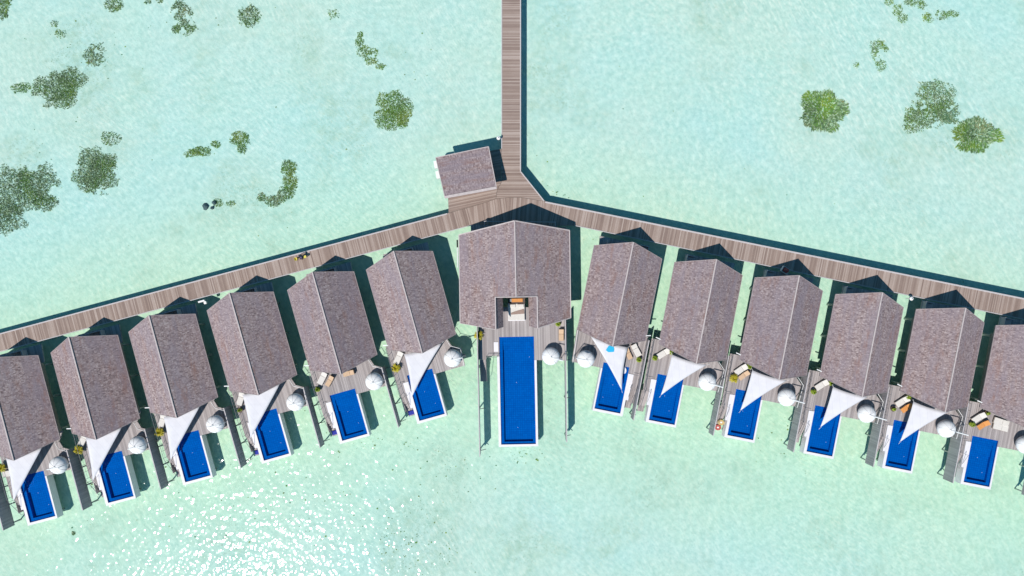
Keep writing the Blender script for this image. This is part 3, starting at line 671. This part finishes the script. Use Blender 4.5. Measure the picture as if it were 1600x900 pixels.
lounger('cushion_white', *z6(155, 200, 350, 590), 72, 'white sun lounger by the sail '+ON('L3'))
lounger('cushion_white', *z6(150, 240, 230, 620, 6.43), 72, 'white sun lounger by the sail '+ON('L4'))
lounger('cushion_white', *z6(175, 225, 100, 650), 62, 'white sun lounger by the sail '+ON('L5'))
lounger('cushion_white', *z6(80, 300, 0, 690), 8, 'white sun lounger by the sail '+ON('L6'))
lounger('cushion_white', *z6(625, 225, 890, 510), 118, 'white sun lounger '+ON('R1'))
lounger('cushion_tan', *z6(552, 258, 890, 510), 115, 'small tan lounger at the sail corner '+ON('R1'))
lounger('cushion_white', *z6(235, 145, 1000, 530, 6.43), 32, 'white sun lounger '+ON('R2'))
lounger('cushion_white', *z6(318, 105, 1105, 560), 35, 'white sun lounger '+ON('R3'))
lounger('cushion_tan', *z6(345, 160, 1105, 560), 38, 'brownish lounger beside the white one '+ON('R3'))
lounger('cushion_white', *z6(325, 130, 1230, 580), 33, 'white sun lounger '+ON('R4'))
lounger('cushion_white', *z6(360, 165, 1350, 600), 33, 'white sun lounger '+ON('R5'))
lounger('towel_orange', *z6(402, 225, 1350, 600), 36, 'sun lounger under an orange towel '+ON('R5'))
lounger('cushion_white', *z6(418, 197, 1460, 620), 33, 'white lounger beside the orange one '+ON('R6'))
lounger('towel_orange', *z6(460, 265, 1460, 620), 33, 'sun lounger under a bright orange towel '+ON('R6'))
lounger('cushion_white', *z6(625, 235, 1460, 620), -18, 'upper lounger of a white pair '+ON('R6'))
lounger('cushion_white', *z6(618, 285, 1460, 620), -14, 'lower lounger of a white pair '+ON('R6'))
lounger('cushion_tan', 877, 523.5, 90, 'narrow tan lounger at the right deck edge of the large central villa')

PP = {}
def pot(px, py, kind, label):
    if kind not in PP:
        v = empty('potted_plant'); m = MB(); m.lathe([(.22, 0), (.33, .38), (.36, .45), (.30, .45), (.28, .40)], 18); m.build('pot', 'pot_dark' if kind == 'dark' else 'pot_green', v, smooth=False)
        m = MB(); m.lathe([(.28, .40), (.27, .425)], 16); m.build('soil', 'dark_wood', v)
        leafy('leaves', {'yellow': 'leaf_yellow', 'green': 'leaf_green', 'dark': 'leaf_green'}[kind], v, {'yellow': .62, 'green': .34, 'dark': .32}[kind], .5, {'yellow': 90, 'green': 60, 'dark': 30}[kind], .42, hash(len(kind)) % 99)
        PP[kind] = v; o = v
    else: o = copy_tree(PP[kind])
    p = W(px, py, 1.9); o.location = (p.x, p.y, DZ+.001); o.rotation_euler.z = random.uniform(0, 6); tag(o, label, 'potted plant', 'potted plants on the decks')
pot(*z6(172, 330, 590, 520), 'yellow', 'round pot with bushy yellow plant '+ON('L1'))
pot(*z6(170, 310, 470, 560, 6.43), 'green', 'round olive green pot '+ON('L2'))
pot(*z6(150, 305, 350, 590), 'dark', 'small brown pot '+ON('L3'))
pot(*z6(128, 355, 230, 620, 6.43), 'yellow', 'round pot with bushy yellow plant '+ON('L4'))
pot(*z6(140, 318, 100, 650), 'yellow', 'pot with spreading yellow green plant '+ON('L5'))
pot(*z6(15, 245, 0, 690), 'yellow', 'pot with yellow plant at the photo edge '+ON('L6'))
pot(*z6(650, 312, 890, 510), 'green', 'round olive pot '+ON('R1'))
pot(*z6(150, 190, 1000, 530, 6.43), 'green', 'round olive pot at the lounger foot '+ON('R2'))
pot(*z6(315, 128, 1000, 530, 6.43), 'green', 'round olive pot at the lounger head '+ON('R2'))
pot(*z6(248, 188, 1105, 560), 'yellow', 'pot with yellow plant '+ON('R3'))
pot(*z6(395, 75, 1105, 560), 'green', 'round olive pot by the roof corner '+ON('R3'))
pot(*z6(247, 193, 1230, 580), 'green', 'round olive pot at the lounger foot '+ON('R4'))
pot(*z6(408, 110, 1230, 580), 'green', 'round olive pot by the roof corner '+ON('R4'))
pot(*z6(278, 235, 1350, 600), 'dark', 'dark round pot '+ON('R5'))
pot(*z6(413, 125, 1350, 600), 'green', 'round olive pot by the roof corner '+ON('R5'))
pot(*z6(355, 258, 1460, 620), 'green', 'round olive pot at the lounger foot '+ON('R6'))
pot(*z6(500, 152, 1460, 620), 'dark', 'dark pot by the roof corner '+ON('R6'))
pot(747.8, 524, 'yellow', 'pot with bushy yellow plant at the left deck edge of the large central villa')
pot(872, 506, 'green', 'round green pot at the right deck edge of the large central villa')

# folded towels at the foot of the stairs
def towel(n, x, y, mat, label, s=(.85, .6)):
    v = empty('towel', L2W(n, x, y, .06), R(FR[n][1])); m = MB(); m.box(-s[0]/2, s[0]/2, -s[1]/2, s[1]/2, 0, .1); m.box(-s[0]/2+.03, s[0]/2-.05, -s[1]/2+.04, s[1]/2-.03, .101, .18); m.build('folded_cloth', mat, v, bevel=.04)
    tag(v, label, 'towel', 'towels on the stair landings')
for n in ('L1', 'L2', 'L3'): towel(n, -4.55, -14.65, 'towel_blue', 'folded navy towel at the stair foot of the '+VN(n))
# red and yellow paddle floats by the third right villa
def floaty(px, py, z, mat, label, Lx, Ly, deg):
    v = empty('pool_float', W(px, py, z), R(deg)); m = MB(); n = 20; vs = []
    m.lathe([(.85, 0), (1, .05), (1, .12), (.85, .17), (.6, .13)], n, (0, 0), 0, Lx/2, Ly/2); m.build('body', mat, v, smooth=True)
    m = MB(); m.lathe([(.3, .14), (.3, .18)], 10, (0, 0), 0, Lx/2, Ly/2); m.build('valve', 'white_metal', v)
    tag(v, label, 'float')
floaty(*z6(128, 598, 1105, 560), .30, 'float_yellow', 'yellow float on the stairs of the third villa right of centre', 1.0, .8, -10)
floaty(*z6(97, 645, 1105, 560), .06, 'float_red', 'red float at the stair foot of the third villa right of centre', .95, .8, -10)
m = MB()
rr = random.Random(3); k = 9; pts = [(.62*math.cos(6.283*i/k)*rr.uniform(.7, 1.1), .55*math.sin(6.283*i/k)*rr.uniform(.7, 1.1)) for i in range(k)]
m.prism(pts, 0, .08); p = W(*z6(385, 212, 890, 510), 3.35)
tag(m.build('towel', 'float_turquoise', None, (p.x, p.y, 3.28), 0, bevel=.03), 'crumpled turquoise towel lying on the sail of the first villa right of centre', 'towel')
floaty(*z6(508, 408, 890, 510), DZ-.09, 'white_render', 'small white float in the pool corner of the first villa right of centre', .7, 1.0, 10)

# daybed and bench in the central notch
v = empty('daybed', W(807, 487.5, 1.9), CA); v.location.z = DZ+.001; tag(v, 'large white daybed with brown throw in the roof notch of the central villa', 'daybed')
m = MB(); m.box(-1.15, 1.15, -1.2, 1.2, .1, .35); m.build('base', 'white_render', v)
m = MB(); m.box(-1.1, 1.1, -1.12, 1.12, .352, .55); m.build('mattress', 'cushion_white', v, bevel=.06)
for x in (-.55, .55): m = MB(); m.box(x-.45, x+.45, .62, 1.05, .552, .70); m.build('pillow', 'cushion_white', v, bevel=.06)
m = MB(); m.prism([(-.75, -.35), (1.06, -.25), (1.02, .42), (-.1, .12), (-.75, -.1)], .551, .60); m.build('throw', 'brown_fabric', v, bevel=.02)
v = empty('bench', W(807, 469, 1.9), CA); v.location.z = DZ+.001; tag(v, 'dark bench with orange cushion behind the white daybed', 'bench')
m = MB(); m.box(-1.15, 1.15, -.42, .42, .25, .35); m.build('seat', 'dark_wood', v)
for x in (-1.05, 1.05): m = MB(); m.box(x-.05, x+.05, -.38, .38, 0, .249); m.build('leg', 'dark_wood', v)
m = MB(); m.box(-.65, .85, -.26, .22, .352, .47); m.build('cushion', 'towel_orange', v, bevel=.04)
m = MB(); m.box(-.95, -.68, -.2, .2, .352, .52); m.build('pillow', 'cushion_white', v, bevel=.05)

# walkway lamps
def lamp(px, py, label):
    v = empty('lamp_post', W(px, py, 2.2)); v.location.z = DZ-.3; m = MB(); m.tube((0, 0, -.1), (0, 0, .95), .06, 10); m.build('post', 'white_metal', v)
    m = MB(); m.lathe([(.14, .95), (.26, 1.02), (.28, 1.1), (.2, 1.2), (.06, 1.24)], 16); m.build('lamp_head', 'white_metal', v, smooth=True)
    m = MB(); m.lathe([(.07, 1.24), (.07, 1.27)], 10); m.build('cap', 'grey_metal', v)
    tag(v, label, 'lamp', 'white lamp posts')
lamp(779, 215.5, 'small white lamp post at the pier edge above the pavilion'); lamp(1424.3, 466.5, 'small white lamp post at the walkway edge by the fifth right villa')
v = empty('notice_board', W(312.5, 470.5, 2.2), aL); v.location.z = DZ-.05; m = MB(); m.box(-.5, .4, -.13, .1, 0, .4); m.build('panel', 'white_metal', v, bevel=.03)
m = MB(); m.box(.15, .5, -.5, -.14, -.1, .25); m.build('box', 'white_metal', v, bevel=.03); tag(v, 'white shower panel on the walkway edge by the fourth villa left of centre', 'panel'); v.name = 'white_panel'

# ------------------------------------------------------------------ cyclist and cart
def skin_body(name, pts, edges, mat, parent, sub=2):
    me = bpy.data.meshes.new(name); me.from_pydata([p[:3] for p in pts], edges, []); o = bpy.data.objects.new(name, me); col.objects.link(o); o.parent = parent
    me.materials.append(MAT[mat]); sk = o.modifiers.new('skin', 'SKIN')
    for i, p in enumerate(pts): me.skin_vertices[0].data[i].radius = (p[3], p[3])
    me.skin_vertices[0].data[0].use_root = True
    o.modifiers.new('sub', 'SUBSURF').levels = sub; o.modifiers['sub'].render_levels = sub; sk.use_smooth_shade = True
    return o
# the cyclist rides down the walkway to the left; local +X is forward
cp_ = W(470.5, 403, 2.0); ca = aL+math.pi
bk = empty('bicycle', (cp_.x, cp_.y, DZ+.001), ca); tag(bk, 'yellow bicycle ridden along the left walkway', 'bicycle')
for x, lab in ((.55, 'front'), (-.5, 'rear')):
    m = MB(); N = 22; vs = []; fs = []; Rr, rr_ = .31, .028
    for i in range(N):
        for j in range(6):
            a = 2*math.pi*i/N; b = 2*math.pi*j/6; q_ = Rr+rr_*math.cos(b); vs.append((x+q_*math.cos(a), rr_*math.sin(b), .34+q_*math.sin(a)))
    for i in range(N):
        for j in range(6): fs.append((i*6+j, ((i+1) % N)*6+j, ((i+1) % N)*6+(j+1) % 6, i*6+(j+1) % 6))
    m.add(vs, fs); wh = m.build('wheel', 'rubber_black', bk)
    m = MB()
    for i in range(8): a = 2*math.pi*i/8; m.tube((x, 0, .34), (x+.3*math.cos(a), 0, .34+.3*math.sin(a)), .006, 4)
    m.build('spoke', 'white_metal', wh)
m = MB()
for a, b in (((-.5, 0, .34), (-.1, 0, .30)), ((-.1, 0, .30), (.42, 0, .72)), ((-.1, 0, .3), (-.22, 0, .85)), ((-.22, 0, .75), (-.5, 0, .34)), ((-.2, 0, .72), (.4, 0, .8)), ((.55, 0, .34), (.38, 0, .95))): m.tube(a, b, .025, 8)
m.build('frame', 'paint_yellow', bk)
m = MB(); m.tube((.40, -.30, 1.0), (.36, 0, .96), .016, 6); m.tube((.36, 0, .96), (.40, .30, 1.0), .016, 6); m.build('handlebar', 'grey_metal', bk)
m = MB(); m.lathe([(.06, .84), (.13, .87), (.1, .91)], 10, (-.24, 0)); m.build('saddle', 'rubber_black', bk)
m = MB(); m.box(.48, .84, -.2, .2, .72, .74); m.box(.48, .50, -.2, .2, .741, .98); m.box(.82, .84, -.2, .2, .741, .98); m.box(.501, .819, -.2, -.18, .741, .98); m.box(.501, .819, .18, .2, .741, .98); m.build('basket', 'paint_yellow', bk)
m = MB(); m.box(-.75, -.35, -.16, .16, .74, .78); m.build('rack', 'paint_yellow', bk)
m = MB(); m.box(-.09, .09, -.22, .22, .27, .30); m.build('pedal', 'rubber_black', bk)
pr = empty('person', (cp_.x, cp_.y, DZ), ca); tag(pr, 'person in a lilac top with black hair riding the yellow bicycle', 'person')
body = [(-.22, 0, .98, .13), (-.16, 0, 1.15, .12), (-.06, 0, 1.32, .14), (.0, 0, 1.44, .10), (.05, 0, 1.53, .05), (.09, 0, 1.60, .075), (.11, 0, 1.70, .085),
        (.0, .17, 1.42, .055), (.14, .24, 1.2, .042), (.36, .27, 1.05, .035), (.0, -.17, 1.42, .055), (.14, -.24, 1.2, .042), (.36, -.27, 1.05, .035),
        (-.2, .10, .93, .09), (.16, .12, .80, .068), (.0, .13, .42, .045), (-.2, -.10, .93, .09), (.10, -.12, .68, .068), (-.04, -.13, .30, .045), (.1, .13, .34, .035), (.08, -.13, .24, .035)]
ed = [(0, 1), (1, 2), (2, 3), (3, 4), (4, 5), (5, 6), (3, 7), (7, 8), (8, 9), (3, 10), (10, 11), (11, 12), (0, 13), (13, 14), (14, 15), (0, 16), (16, 17), (17, 18), (15, 19), (18, 20)]
skin_body('body', body, ed, 'skin', pr)
for s_ in (1, -1):
    for k in range(5):
        b0 = Vector((.36+(.02 if k else -.02), s_*(.27+.0), 1.03)); off = (k-2)*.018
        m = MB(); m.tube((b0.x+.02, b0.y+off, 1.05), (b0.x+.075, b0.y+off, 1.045-.005*k), .009, 5, .008); m.tube((b0.x+.075, b0.y+off, 1.045-.005*k), (b0.x+.07, b0.y+off, .995), .008, 5); m.build('finger', 'skin', pr)
shirt = [(-.21, 0, 1.02, .15), (-.16, 0, 1.15, .138), (-.06, 0, 1.32, .158), (.0, 0, 1.43, .112), (.0, .17, 1.42, .07), (.08, .21, 1.3, .06), (.0, -.17, 1.42, .07), (.08, -.21, 1.3, .06)]
skin_body('shirt', shirt, [(0, 1), (1, 2), (2, 3), (3, 4), (4, 5), (3, 6), (6, 7)], 'cloth_lilac', pr)
sh = [(-.22, 0, .97, .148), (-.2, .10, .93, .108), (.12, .12, .82, .082), (-.2, -.10, .93, .108), (.06, -.12, .72, .082)]
skin_body('trousers', sh, [(0, 1), (1, 2), (0, 3), (3, 4)], 'cloth_navy', pr)
m = MB(); m.lathe([(.09, 1.64), (.112, 1.70), (.10, 1.78), (.05, 1.815)], 14, (.085, 0)); m.build('hair', 'hair_black', pr, smooth=True)

ct = empty('service_cart', W(1227.5, 422.5, 2.0), R(-32)); ct.location.z = DZ-.005; tag(ct, 'small pale service cart piled with red cloth in the roof shadow at a villa entry', 'cart')
m = MB(); m.box(-.55, .55, -.4, .4, .25, .32); m.box(-.55, .55, -.4, -.36, .321, .8); m.box(-.55, .55, .36, .4, .321, .8); m.box(-.55, -.51, -.359, .359, .321, .8); m.build('tray', 'white_metal', ct)
for x in (-.42, .42):
    for y in (-.33, .33): m = MB(); m.tube((x, y-.03, .12), (x, y+.03, .12), .12, 12); m.tube((x, y, .12), (x, y, .249), .02, 6); m.build('wheel', 'rubber_black', ct)
m = MB(); m.lathe([(.30, .33), (.38, .6), (.33, .85), (.15, .95)], 14, (0, 0), 0, 1.1, .9); m.build('red_bundle', 'float_red', ct, smooth=True)
m = MB(); m.tube((-.55, -.3, 1.0), (-.55, .3, 1.0), .02, 6); m.tube((-.54, -.3, .8), (-.55, -.3, 1.0), .02, 6); m.tube((-.54, .3, .8), (-.55, .3, 1.0), .02, 6); m.build('push_bar', 'grey_metal', ct)

# ------------------------------------------------------------------ weed and coral patches on the sand
for nm, rgb in (('weed_olive', (.31, .35, .06)), ('weed_green', (.20, .32, .07)), ('weed_dark', (.15, .20, .10)), ('weed_grey', (.29, .34, .17)), ('weed_teal', (.14, .27, .15)), ('weed_cream', (.62, .68, .48)), ('weed_brown', (.32, .27, .12))):
    simple(nm, rgb, .9, .3, 3, .1)
WM = ['weed_olive', 'weed_green', 'weed_dark', 'weed_grey', 'weed_teal', 'weed_cream', 'weed_brown']
def patch(blobs, label, mixw, dens=30, radial=False, sparse=0.0, seed=1, name='seaweed_patch', cat='seaweed patch', size=1.0):
    rr = random.Random(seed); m = MB(); cx = sum(b[0] for b in blobs)/len(blobs); cy = sum(b[1] for b in blobs)/len(blobs)
    C = W(cx, cy, SB); vs = m.v; k = (ZC-SB)/F
    for (bx, by, rx_, ry_, *rot) in blobs:
        c = W(bx, by, SB); a_, b_ = rx_*k, ry_*k; ro = R(rot[0]) if rot else 0
        n = int(math.pi*a_*b_*dens*6.5)
        for i in range(n):
            th = rr.uniform(0, 6.283); rad = math.sqrt(rr.random())*1.12
            lx, ly = a_*rad*math.cos(th), b_*rad*math.sin(th); x = lx*math.cos(ro)-ly*math.sin(ro); y = lx*math.sin(ro)+ly*math.cos(ro)
            gx, gy = c.x+x, c.y+y
            edge_n = mnoise.noise(Vector((gx*.55, gy*.55, seed)))*.55+mnoise.noise(Vector((gx*1.5, gy*1.5, seed+5)))*.34
            lim = .96+edge_n*.75
            if rad > lim or rr.random() < max(0, (rad-lim+.30)/.30)*.75: continue
            hole = mnoise.noise(Vector((gx*.9, gy*.9, seed*3.1)))+.5*mnoise.noise(Vector((gx*2.4, gy*2.4, 1.7)))
            if sparse > .05 and hole < -.5+sparse*.7: continue
            x, y = gx-C.x, gy-C.y
            tone = mnoise.noise(Vector((gx*.45, gy*.45, seed*1.7)))+rr.uniform(-.35, .35)
            u = rr.random(); tot = sum(mixw); acc = 0; mi = 0
            u = min(.999, max(0, .5+tone*.6))*tot
            for q_, w_ in enumerate(mixw):
                acc += w_
                if u <= acc: mi = q_; break
            if rr.random() < .17: mi = 5
            h = rr.uniform(.03, .24)*(1.1-rad*.5); s = rr.uniform(.03, .085)*size
            if rr.random() < .13 and rad < .75: s *= 1.7; h = rr.uniform(.01, .05)
            ang = (th+ro+rr.uniform(-.4, .4)) if radial else rr.uniform(0, 6.283)
            d = Vector((math.cos(ang), math.sin(ang), 0)); p_ = Vector((-d.y, d.x, 0))
            b0 = Vector((x, y, 0))
            if radial:
                L = rr.uniform(.18, .45); wd = .05
                m.add([b0-p_*wd, b0+p_*wd, b0+d*L+p_*wd*.6+Vector((0, 0, h)), b0+d*L-p_*wd*.6+Vector((0, 0, h*.9))], [(0, 1, 2, 3)], mi)
            else:
                # irregular little tuft: crown of four leaning leaves
                kq = rr.randint(3, 5)
                for j in range(kq):
                    a2 = ang+6.283*j/kq+rr.uniform(-.3, .3); dd = Vector((math.cos(a2), math.sin(a2), 0)); pp = Vector((-dd.y, dd.x, 0)); l = s*rr.uniform(.7, 1.5); wd = s*.42
                    z0 = h*rr.uniform(.4, 1)
                    m.add([b0+Vector((0, 0, z0)), b0+dd*l*.6+pp*wd+Vector((0, 0, z0+.03)), b0+dd*l+Vector((0, 0, z0*.6)), b0+dd*l*.6-pp*wd+Vector((0, 0, z0+.01))], [(0, 1, 2, 3)], mi)
    o = m.build(name, WM, None, (C.x, C.y, SB)); tag(o, label, cat, 'weed and coral patches on the sand'); return o
GREEN = (3, 4, 1, .6, .6, .3, .4); GREY = (1.8, 2.0, 1.8, 3, 1, .5, 1.0); OL = (2.4, 2.6, 1.6, 1.2, .5, .4, 1.2); TEAL = (1.4, 1.6, 1.6, 2.2, 2.2, .4, .4)
patch([(85, 138, 36, 30), (110, 122, 26, 18), (100, 155, 22, 16)], 'large round grey green weed patch near the top left', GREY, 24, sparse=.02, seed=11)
patch([(33, 138, 15, 11)], 'small green weed patch left of the large grey one', GREEN, 22, seed=12)
patch([(148, 84, 19, 21)], 'medium grey green weed patch above right of the large grey one', GREY, 20, sparse=.15, seed=13)
patch([(86, 38, 7, 6), (94, 52, 10, 8)], 'thin broken weed patch near the top left', GREEN, 14, sparse=.15, seed=14)
patch([(283, 20, 18, 18), (291, 42, 17, 14), (276, 46, 8, 8)], 'kidney shaped olive weed patch at the upper left', OL, 24, sparse=.08, seed=15)
patch([(178, 6, 16, 13)], 'teal weed patch cut by the top edge', TEAL, 22, seed=16)
patch([(4, 8, 20, 16), (6, 24, 10, 8)], 'dark green weed patch in the top left corner', TEAL, 26, seed=17)
patch([(232, 3, 7, 5), (250, 0, 8, 5)], 'sliver of olive weed at the top edge', OL, 20, seed=18)
patch([(390, 24, 19, 21)], 'round olive weed patch near the top', OL, 22, sparse=.08, seed=19)
patch([(521, 22, 10, 11)], 'faint sparse weed patch near the top centre', GREEN, 9, sparse=.25, seed=20)
patch([(563, 54, 6, 6), (561, 66, 8, 9), (568, 82, 13, 11), (581, 95, 12, 8), (594, 104, 10, 6), (585, 82, 8, 8)], 'slanting broken green weed patch left of the pier', GREEN, 22, sparse=.15, seed=21)
patch([(611, 162, 23, 24), (612, 185, 26, 20), (634, 175, 12, 22, -10)], 'bright green round weed patch left of the pier', GREEN, 28, sparse=.03, seed=22)
patch([(296, 240, 14, 6, 10), (318, 236, 17, 9), (337, 226, 9, 7)], 'long low green weed patch beside a round one', GREEN, 26, sparse=.05, seed=23)
patch([(374, 218, 18, 14), (378, 233, 10, 8)], 'small round bright green weed patch', GREEN, 26, sparse=.05, seed=24)
patch([(452, 265, 14, 15), (455, 285, 13, 16), (446, 303, 15, 12), (427, 314, 18, 10), (409, 310, 8, 9)], 'crescent shaped green weed patch', GREEN, 28, sparse=0.0, seed=25)
patch([(341, 317, 9, 9), (362, 318, 11, 6)], 'small sparse weed patch beside dark stones', GREEN, 18, sparse=.12, seed=26)
patch([(143, 262, 34, 34), (160, 270, 28, 34), (140, 290, 20, 16)], 'large round mottled weed patch at the left', GREY, 24, seed=27, sparse=0.0)
patch([(172, 217, 17, 13)], 'small teal ring of weed above the large mottled patch', TEAL, 16, sparse=.3, seed=28)
patch([(15, 300, 62, 42), (60, 285, 34, 30), (10, 340, 34, 26), (70, 315, 20, 18)], 'largest dark weed patch at the left edge', (1.2, 2, 3, 2.6, 1.2, .4, .8), 22, seed=29)
patch([(1286, 172, 34, 31)], 'round spiky olive coral clump at the right', OL, 42, radial=True, sparse=-.3, seed=30, name='coral_clump', cat='coral')
patch([(1460, 155, 38, 30), (1450, 180, 44, 20), (1425, 195, 20, 14), (1480, 175, 22, 20)], 'large teal and grey coral patch at the upper right', TEAL, 24, sparse=.08, seed=31, name='coral_clump', cat='coral')
patch([(1525, 210, 40, 24)], 'flat oval spiky olive coral clump right of the large teal one', OL, 42, radial=True, sparse=-.3, seed=32, name='coral_clump', cat='coral')
patch([(1372, 70, 13, 9), (1368, 84, 7, 12), (1384, 76, 6, 8), (1375, 102, 9, 10)], 'hook shaped green weed patch at the upper right', GREEN, 20, sparse=.18, seed=33)
patch([(1338, 102, 6, 5)], 'tiny green weed tuft at the upper right', GREEN, 18, seed=34)
patch([(1390, 2, 9, 8), (1402, 14, 9, 12), (1410, 28, 8, 9), (1425, 3, 14, 8), (1442, 8, 10, 8)], 'arched green weed patch cut by the top edge', GREEN, 20, sparse=.12, seed=35)
patch([(1450, 27, 11, 10), (1470, 24, 13, 9), (1486, 22, 10, 6), (1495, 23, 4, 4)], 'long green weed patch near the top right', GREEN, 22, sparse=.1, seed=36)
patch([(115, 833, 3, 3)], 'small lone green clump near the bottom left', GREEN, 40, seed=37)
for (x, y, s_, lab) in ((321.5, 323, .42, 'larger dark stone beside a sparse weed patch'), (332, 325, .22, 'small dark stone between the larger stone and the weed'), (335.5, 317, .3, 'dark stone at the edge of the sparse weed patch')):
    rr = random.Random(int(x)); m = MB(); prof = [(s_*.7, -.1), (s_, .1), (s_*.8, .35), (s_*.3, .5)]; m.lathe(prof, 9); m.v = [(a*rr.uniform(.7, 1.25), b*rr.uniform(.8, 1.3), c) for a, b, c in m.v]
    p = W(x, y, SB); tag(m.build('stone', 'stone_dark', None, p), lab, 'stone', 'dark stones on the sand')
# scattered scraps of weed: nobody could count them
rr = random.Random(99); m = MB()
zones = [(130, 90, 60, 35, 150), (40, 240, 60, 40, 130), (640, 850, 80, 70, 700), (690, 720, 90, 50, 330), (590, 700, 90, 40, 200), (500, 800, 110, 70, 300), (830, 715, 40, 20, 160), (150, 760, 130, 60, 260), (230, 60, 200, 60, 120), (650, 90, 80, 60, 60), (700, 420, 700, 300, 420), (1220, 700, 60, 50, 160), (340, 810, 150, 60, 160), (855, 300, 30, 18, 120), (1300, 350, 250, 200, 60), (830, 215, 12, 25, 40)]
for cx, cy, a, b, n in zones:
    for i in range(n):
        x, y = rr.gauss(cx, a*.55), rr.gauss(cy, b*.55)
        p = W(x, y, SB+.01); s_ = min(.16, abs(rr.gauss(.0, .06))+.025)
        if mnoise.noise(Vector((p.x*.5, p.y*.5, 3))) < .0 or rr.random() < .6: continue
        kq = 5; q0 = rr.uniform(0, 6.28)
        m.add([(p.x+s_*rr.uniform(.5, 1.2)*math.cos(q0+1.2566*j), p.y+s_*rr.uniform(.4, 1)*math.sin(q0+1.2566*j), p.z+rr.uniform(0, .06)) for j in range(kq)], [tuple(range(kq))], rr.choice((1, 3, 3, 4, 4, 3, 0)))
tag(m.build('weed_scraps', WM), 'small scraps of loose weed scattered over the sand', kind='stuff')
